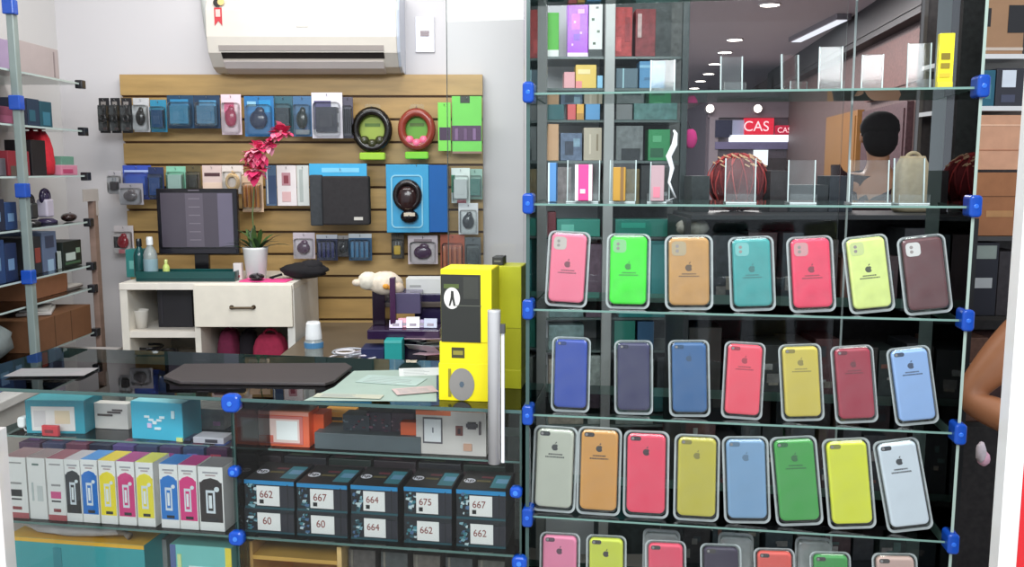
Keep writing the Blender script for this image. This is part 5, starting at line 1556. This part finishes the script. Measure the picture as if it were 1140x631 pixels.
# ================================================================== right edge: boxes seen past the cabinet
YQ = 2.72
qx0 = at(1066, 200, YQ).x + .02
t = Thing('side_rack', 'dark rack at the right edge carrying cardboard boxes', 'rack', (0, 0, 0))
qx1 = qx0 + .42
SQ = [at(1110, 60, YQ).z, at(1110, 118, YQ).z, at(1110, 263, YQ).z, at(1110, 352, YQ).z, at(1110, 470, YQ).z]
for k, z in enumerate(SQ):
    q = t.part('rack_shelf', label='white-edged shelf' if k < 2 else None); q.box(qx0, qx1, YQ, YQ + .35, z - .014, z, (('#dcdcda' if k < 2 else '#3a3836'), 'gloss'))
q = t.part('back_board'); q.box(qx0, qx1, YQ + .352, YQ + .36, 0, 2.3, ('#2a2422', 'mottle'))
for x_ in (qx0, qx1 - .012):
    q = t.part('upright'); q.box(x_ - .0005, x_ + .012, YQ + .33, YQ + .3515, 0, 2.3, ('#4c4844', 'gloss'))
t.done()
def sq(label, x0, yt, x1, i, col, **k):
    X, _, W, _ = rect(x0, yt, x1, yt + 10, YQ + .01)
    z0 = SQ[i] + .0006 + k.pop('lift', 0)
    H = at((x0 + x1) / 2, yt, YQ + .01).z - z0
    return carton(label, X, YQ + .01, z0, W, H, k.pop('D', .25), col, **k)
sq('tan display carton with square black windows, top right corner', 1094, -8, 1142, 0, '#a07a58', prints=((.0, .45, .22, .3, '#1c1818'), (.62, .35, .38, .45, '#1c1a1c'), (.0, .06, 1, .05, '#c8b8a8')))
sq('teal packet on the upper right rack shelf', 1094, 78, 1108, 1, '#1c5c70', prints=((.3, .2, .4, .4, '#3c7c88'),), D=.1)
sq('black packet with pale lid on the upper right rack shelf', 1110, 76, 1140, 1, '#2a2a32', D=.1, prints=((.2, .5, .5, .45, '#d8e0e8'), (.2, .1, .5, .2, '#44485c')))
z_m = at(1110, 190, YQ + .01).z
sq('lower brown cardboard carton at the right edge', 1082, 192, 1142, 2, '#a06a44', kind='board', prints=((.0, .62, 1, .012, '#6c4428'), (.3, .3, .5, .1, '#b88858')))
sq('upper peach cardboard carton at the right edge', 1082, 128, 1142, 2, '#d09c7c', kind='board', lift=z_m - SQ[2] - .0006 + .003, prints=((.0, .35, 1, .02, '#b07858'), (.0, .8, 1, .03, '#e8bc9c')))
sq('dark box with two grey labels under the brown cardboard carton', 1084, 270, 1112, 3, '#1c1e28', prints=((.1, .78, .8, .18, '#8c9890'), (.0, .38, .8, .14, '#b0b4b4')), D=.15)
sq('black box beside the grey labelled one', 1113, 280, 1140, 3, '#262024', D=.15, kind='mottle')
sq('brown and white jumble box behind the arm', 1076, 376, 1100, 4, '#6a4838', D=.15, kind='mottle', prints=((.2, .5, .5, .2, '#a8a49c'), (.1, .2, .3, .2, '#3c4c8c')))
sq('maroon jumble box right of the brown one', 1102, 376, 1140, 4, '#4c2c28', D=.15, kind='mottle')

# ================================================================== people
def skin(name, V, E, R, mat, parent, root=0, sub=2):
    me = bpy.data.meshes.new(name)
    me.from_pydata([tuple(v) for v in V], E, [])
    o = bpy.data.objects.new(name, me)
    COL.objects.link(o)
    o.parent = parent
    m = o.modifiers.new('skin', 'SKIN')
    m.use_smooth_shade = True
    sv = me.skin_vertices[0].data if me.skin_vertices else None
    if sv is None:
        bpy.context.view_layer.objects.active = o
        sv = me.skin_vertices[0].data
    for i, r in enumerate(R):
        sv[i].radius = (r, r) if not isinstance(r, tuple) else r
        sv[i].use_root = (i == root)
    s_ = o.modifiers.new('sub', 'SUBSURF')
    s_.levels = sub
    s_.render_levels = sub
    me.materials.append(M(*mat))
    return o
def person(label, loc, rz, J, skin_c, shirt_c, trouser_c, hair_c, sleeve, hair_long=False):
    root = bpy.data.objects.new('person', None)
    root.empty_display_size = .05
    COL.objects.link(root)
    root.location = loc
    root.rotation_euler = (0, 0, rz)
    root['label'] = label
    root['category'] = 'person'
    V, E, R = [], [], []
    def add(p, r, par=None):
        V.append(Vector(p)); R.append(r)
        if par is not None:
            E.append((par, len(V) - 1))
        return len(V) - 1
    pel = add(J['pelvis'], (.155, .11))
    wst = add(J['waist'], (.14, .10), pel)
    chs = add(J['chest'], (.16, .11), wst)
    nb = add(J['neck'], .055, chs)
    hb = add(J['jaw'], (.062, .07), nb)
    hm = add(J['head'], (.078, .095), hb)
    ht = add(J['crown'], (.06, .07), hm)
    chains = {}
    for s_, sg in (('l', -1), ('r', 1)):
        sh = add(J['shoulder_' + s_], .062, chs)
        el = add(J['elbow_' + s_], .046, sh)
        mid = add((Vector(J['elbow_' + s_]) * .6 + Vector(J['wrist_' + s_]) * .4), .043, el)
        wr = add(J['wrist_' + s_], .028, mid)
        d = (Vector(J['hand_' + s_]) - Vector(J['wrist_' + s_]))
        pm = add(Vector(J['wrist_' + s_]) + d * .5, (.034, .018), wr)
        side = d.cross(Vector((0, 1, 0.3))).normalized()
        for k, ln in enumerate((.07, .082, .078, .062)):
            b0 = add(Vector(J['wrist_' + s_]) + d * .9 + side * (.021 * (k - 1.5)), .0105, pm)
            b1 = add(V[b0] + d.normalized() * ln * .5 + Vector((0, 0, -.006)), .0088, b0)
            add(V[b1] + d.normalized() * ln * .42 + Vector((0, 0, -.014)), .0075, b1)
        th = add(Vector(J['wrist_' + s_]) + d * .35 + side * -.035 * sg, .012, pm)
        add(V[th] + d.normalized() * .04 + side * -.012 * sg, .009, th)
        hp = add(J['hip_' + s_], .09, pel)
        kn = add(J['knee_' + s_], .06, hp)
        cf = add(Vector(J['knee_' + s_]) * .65 + Vector(J['ankle_' + s_]) * .35, .055, kn)
        an = add(J['ankle_' + s_], .036, cf)
        add(J['toe_' + s_], (.04, .025), an)
    body = skin('body', V, E, R, (skin_c, 'matte'), root)
    # face
    hd = Vector(J['head']); fw = Vector(J['face'])
    sidev = fw.cross(Vector((0, 0, 1))).normalized()
    q = MB(); q.smooth = True
    for s_ in (-1, 1):
        q.blob(hd + fw * .088 + sidev * .03 * s_ + Vector((0, 0, .008)), .011, .008, .006, ('#1c1614', 'gloss'), 10)
        q.blob(hd + sidev * .083 * s_ + Vector((0, 0, -.005)), .012, .018, .03, (skin_c, 'matte'), 10)
    q.blob(hd + fw * .102 + Vector((0, 0, -.02)), .012, .012, .02, (skin_c, 'matte'), 10)
    q.blob(hd + fw * .088 + Vector((0, 0, -.055)), .024, .008, .007, ('#8c4840', 'matte'), 10)
    q.build('face', root)
    q = MB(); q.smooth = True
    q.blob(hd - fw * .018 + Vector((0, 0, .045)), .098, .108, .088, (hair_c, 'cloth'), 20, .02)
    q.blob(hd - fw * .05 + Vector((0, 0, -.01)), .088, .075, .10 if not hair_long else .17, (hair_c, 'cloth'), 18, .02)
    q.build('hair', root)['label'] = 'dark hair'
    # clothes
    def clothes(name, keys, mat, grow, lab):
        V2, E2, R2 = [], [], []
        for i, (p, r, par) in enumerate(keys):
            V2.append(Vector(p)); R2.append(r)
            if par is not None:
                E2.append((par, i))
        skin(name, V2, E2, R2, mat, root)['label'] = lab
    L_ = lambda a, b_, f: Vector(J[a]) * (1 - f) + Vector(J[b_]) * f
    ks = [(L_('pelvis', 'waist', -.1), (.175, .13), None), (J['waist'], (.16, .12), 0), (J['chest'], (.178, .13), 1), (L_('chest', 'neck', .55), (.13, .10), 2)]
    for s_ in ('l', 'r'):
        i0 = len(ks)
        ks.append((J['shoulder_' + s_], .082, 2))
        ks.append((L_('shoulder_' + s_, 'elbow_' + s_, sleeve), .066, i0))
    clothes('shirt', ks, (shirt_c, 'cloth'), 0, 'dark shirt')
    ks = [(L_('pelvis', 'waist', .15), (.165, .12), None), (J['pelvis'], (.17, .125), 0)]
    for s_ in ('l', 'r'):
        i0 = len(ks)
        ks += [(J['hip_' + s_], .105, 1), (J['knee_' + s_], .078, i0), (L_('knee_' + s_, 'ankle_' + s_, .92), .06, i0 + 1)]
    clothes('trousers', ks, (trouser_c, 'cloth'), 0, 'dark trousers')
    q = MB(); q.smooth = True
    for s_ in ('l', 'r'):
        a, b_ = Vector(J['ankle_' + s_]), Vector(J['toe_' + s_])
        c = (a + b_) / 2
        q.blob((c.x, c.y, .045), .05, .13, .044, ('#1c1a1a', 'matte'), 14)
    q.build('shoes', root)
    return root
# standing, seen from behind in the mall walkway
J = dict(pelvis=(0, 0, .92), waist=(0, 0, 1.08), chest=(0, .01, 1.30), neck=(0, .0, 1.47), jaw=(0, .02, 1.54), head=(0, .02, 1.62), crown=(0, .01, 1.69), face=(0, 1, 0),
         shoulder_l=(-.18, 0, 1.40), shoulder_r=(.18, 0, 1.40), elbow_l=(-.23, -.03, 1.12), elbow_r=(.23, -.03, 1.12), wrist_l=(-.22, .08, .90), wrist_r=(.22, .08, .90),
         hand_l=(-.21, .12, .82), hand_r=(.21, .12, .82), hip_l=(-.09, 0, .88), hip_r=(.09, 0, .88), knee_l=(-.10, .02, .49), knee_r=(.10, .02, .49), ankle_l=(-.11, -.02, .09), ankle_r=(.11, -.02, .09),
         toe_l=(-.12, .14, .04), toe_r=(.12, .14, .04))
pp = at(979, 155, 4.7)
person('standing person with black hair and dark maroon top seen from behind through the glass', (pp.x, 4.7, 0), -.2, J, '#a87858', '#2c1418', '#1c1c24', '#0e0b0c', .9)
# seated, only the bent arm shows at the right edge
J = dict(pelvis=(0, .0, .56), waist=(0, -.02, .74), chest=(0, -.04, .96), neck=(0, -.04, 1.12), jaw=(0, -.07, 1.19), head=(0, -.08, 1.27), crown=(0, -.06, 1.34), face=(0, -1, 0),
         shoulder_l=(-.175, -.04, 1.06), shoulder_r=(.175, -.04, 1.06), elbow_l=(-.33, -.02, .835), elbow_r=(.28, .02, .80), wrist_l=(-.16, -.24, .76), wrist_r=(.12, -.22, .74),
         hand_l=(-.10, -.30, .745), hand_r=(.07, -.29, .73), hip_l=(-.10, -.04, .55), hip_r=(.10, -.04, .55), knee_l=(-.19, -.46, .55), knee_r=(.19, -.46, .55), ankle_l=(-.18, -.44, .10), ankle_r=(.18, -.44, .10),
         toe_l=(-.19, -.60, .05), toe_r=(.19, -.60, .05))
pe = at(1062, 452, 2.3)
sc_ = 1.06
person('seated person in navy clothes at the right edge, bare bent elbow pointing left', (pe.x + .36, 2.32, pe.z - .835 + .02), 0, J, '#a8704c', '#1a2038', '#141a30', '#120e0e', .22)
dzp = pe.z - .835 + .02
t = Thing('bar_stool', 'dark round stool under the seated person', 'stool', (pe.x + .36, 2.34, 0))
hs = .43 + dzp
q = t.part('seat', bev=.004); q.lathe((0, 0, hs - .05), [(.16, 0), (.175, .01), (.175, .04), (.16, .05)], ('#242020', 'gloss'), 28)
for k in range(4):
    a = math.pi / 4 + k * math.pi / 2
    q = t.part('leg', smooth=True); q.tube([(.12 * math.cos(a), .12 * math.sin(a), hs - .05), (.19 * math.cos(a), .19 * math.sin(a), 0.002)], .011, ('#4a4a4c', 'metal'))
q = t.part('footrest'); q.torus((0, 0, hs * .35), .165, .007, ('#4a4a4c', 'metal'), axis='z')
t.done()
wh = at(1092, 503, 2.08)
t = Thing('white_cloth', 'small white and pink folded cloth held on the lap of the seated person', 'cloth', (wh.x, wh.y, wh.z - .02), .6)
q = t.part('white_cloth', smooth=True); q.blob((0, 0, .02), .012, .012, .026, ('#cfc4c8', 'cloth'), 12, .15, rn); q.blob((.014, 0, .002), .014, .015, .02, ('#d8a8b8', 'cloth'), 10, .15, rn)
t.done()

# ================================================================== the mall beyond
def downlight(px, py, nm, r=.075):
    d = ray(px, py); k = (CZ - .004 - CAMZ) / d.z
    p = d * k
    t = Thing('downlight', nm, 'ceiling light', (p.x, p.y, CZ))
    q = t.part('trim_ring'); q.torus((0, 0, -.006), r, .008, ('#d8d4d4', 'gloss'), axis='z')
    q = t.part('lit_lens', label='glowing lens'); q.cyl((0, 0, -.008), r - .004, .006, ('#fff4ea', 'glow14'), 'z', 24)
    t.done()
for i, (a, b_) in enumerate(((857, 5), (818, 44), (807, 58), (796, 71), (789, 82), (780, 90), (773, 98))):
    downlight(a, b_, 'round mall ceiling downlight, %s from the front in the row' % posn[i], .085)
def ceil_pt(px, py):
    d = ray(px, py); k = (CZ - CAMZ) / d.z
    return d * k
a = ceil_pt(885, 42); c = ceil_pt(940, 15)
t = Thing('linear_ceiling_light', 'long reflective linear lamp on the mall ceiling', 'ceiling light', ((a.x + c.x) / 2, (a.y + c.y) / 2, CZ), math.atan2(c.y - a.y, c.x - a.x))
ln = (c - a).length
q = t.part('housing', bev=.004); q.box(-ln / 2, ln / 2, -.07, .07, -.05, 0, ('#9a96a0', 'metal'))
q = t.part('diffuser', label='glowing diffuser'); q.box(-ln / 2 + .05, ln / 2 - .05, -.05, .05, -.054, -.05, ('#e8e8f4', 'glow1.2'))
t.done()
t = Thing('wall_spotlight', 'small white spotlight above the yellow packet', 'spotlight', (at(1060, 8, 3.2).x, 3.2, at(1060, 8, 3.2).z))
q = t.part('lamp_head', smooth=True); q.lathe((0, 0, -.02), [(.012, .045), (.03, .035), (.038, 0), (.034, -.002)], ('#dcdcdc', 'gloss'))
q = t.part('lit_lens'); q.cyl((0, 0, -.021), .033, .003, ('#ffffff', 'glow7'), 'z')
q = t.part('stem', smooth=True); q.tube([(0, 0, .02), (0, .0, CZ - at(1060, 8, 3.2).z)], .006, ('#8c8c8c', 'metal'))
t.done()
# shopfront at the end
YS_ = 12.2
sx0_, sx1_ = at(794, 150, YS_).x, at(892, 150, YS_).x
def sb(q, x0, y0, x1, y1, c, yo=0, kind='matte', d=.05):
    X, Z, W, H = rect(x0, y0, x1, y1, YS_)
    q.box(X - W / 2 - ox, X + W / 2 - ox, yo - d, yo, Z, Z + H, (c, kind))
ox = (sx0_ + sx1_) / 2
t = Thing('mall_shop', 'lit mall shop front with red sign at the end of the walkway', 'shop front', (ox, YS_, 0))
q = t.part('facade', label='grey-mauve facade'); sb(q, 788, 112, 896, 131, '#7c6f78'); sb(q, 788, 131, 795, 230, '#877c84'); sb(q, 889, 131, 896, 230, '#8c8088')
q.box(sx0_ - ox - .1, sx1_ - ox + .1, 0, 1.5, 0, at(800, 114, YS_).z, ('#544a54', 'matte'))
q = t.part('navy_panel', label='dark navy panel'); sb(q, 795, 134, 813, 153, '#2c3048', .0, 'gloss', .08)
q = t.part('pale_panel', label='pale blue panel'); sb(q, 813, 134, 827, 150, '#a8b0d0', .0, 'gloss', .07)
q = t.part('red_sign', label='glowing red sign board'); sb(q, 827, 132, 858, 150, '#e02840', -.02, 'glow1.1', .1)
q = t.part('red_sign', label='smaller glowing red sign board'); sb(q, 862, 140, 884, 150, '#c81c40', -.02, 'glow0.9', .1)
q = t.part('light_band', label='glowing white band'); sb(q, 811, 150.5, 888, 158, '#f4f6ff', -.02, 'glow2.2', .06)
q = t.part('lower_fascia', label='violet grey fascia'); sb(q, 795, 158, 889, 166, '#6a6488', .0, 'matte', .07)
q = t.part('shop_counter', label='dark shop interior'); sb(q, 795, 176, 889, 240, '#2a1c20', .0, 'mottle', .04)
q = t.part('white_display', label='white lit display'); sb(q, 838, 167, 852, 184, '#e8ecf4', -.02, 'glow1.3', .08)
q.box(0, 0.001, 0, .001, .5, .501, ('#e8ecf4', 'matte'))
for s_, px, py, sz in (('CAS', 842, 141, .19), ('CAS', 873, 145, .10)):
    v = at(px, py, YS_ - .13)
    t.text('sign_lettering', s_, v.x - ox, -.13, v.z, sz, ('#ffc8d0', 'glow1.4'))
t.done()
for i, (a, b_) in enumerate(((790, 121), (843, 121))):
    v = at(a, b_, YS_ - .12)
    t = Thing('shop_spotlight', 'small bright spotlight over the red shop sign, %s one' % ('left', 'right')[i], 'spotlight', (v.x, YS_ - .05, v.z))
    q = t.part('lamp_head'); q.cyl((0, -.05, 0), .06, .1, ('#c8c4c4', 'metal'), 'y')
    q = t.part('lit_lens'); q.cyl((0, -.104, 0), .05, .008, ('#fff0e8', 'glow8'), 'y')
    t.done()
# panels on the brown right-hand shop wall
def wallpanel(label, name, x0, x1, y0, y1, th, col, kind='matte', cat='wall panel'):
    ua_, ub_ = (x0 - 570) / FPX, (x1 - 570) / FPX
    Ya, Yb = 2.2 / (ua_ - .126), 2.2 / (ub_ - .126)      # farther, nearer
    za_, zb_ = at(x1, y1, Yb).z, at(x1, y0, Yb).z
    za_ = max(za_, 0.0)
    Ym = (Ya + Yb) / 2
    t = Thing(name, label, cat, (cx(Ym), Ym, za_), math.atan2(1, .126))
    L = abs(Ya - Yb) / math.cos(math.atan(.126))
    q = t.part(name); q.box(-L / 2, L / 2, 0.002, th, 0, zb_ - za_, (col, kind))
    q.box(-L / 2 + .05, L / 2 - .05, th, th + .01, .05, zb_ - za_ - .05, (col, kind))
    return t.done()
wallpanel('ochre brown panel on the dark mall wall', 'ochre_panel', 921, 956, 122, 320, .06, '#7a5426')
wallpanel('dark maroon shop window with goods on the mall wall', 'maroon_window', 960, 1010, 112, 320, .05, '#3a1c22', 'mottle', 'window display')
wallpanel('black header beam along the top of the mall wall', 'header_beam', 858, 1040, -46, 8, .12, '#17171a', 'matte', 'beam')
wallpanel('reddish brown display board high on the mall wall', 'display_board', 962, 1040, 20, 92, .05, '#54302a', 'mottle', 'board')
wallpanel('dusky grey pillar on the mall wall near the yellow packet', 'grey_pillar', 1052, 1078, -60, 420, .10, '#4c4a44', 'wall', 'pillar')
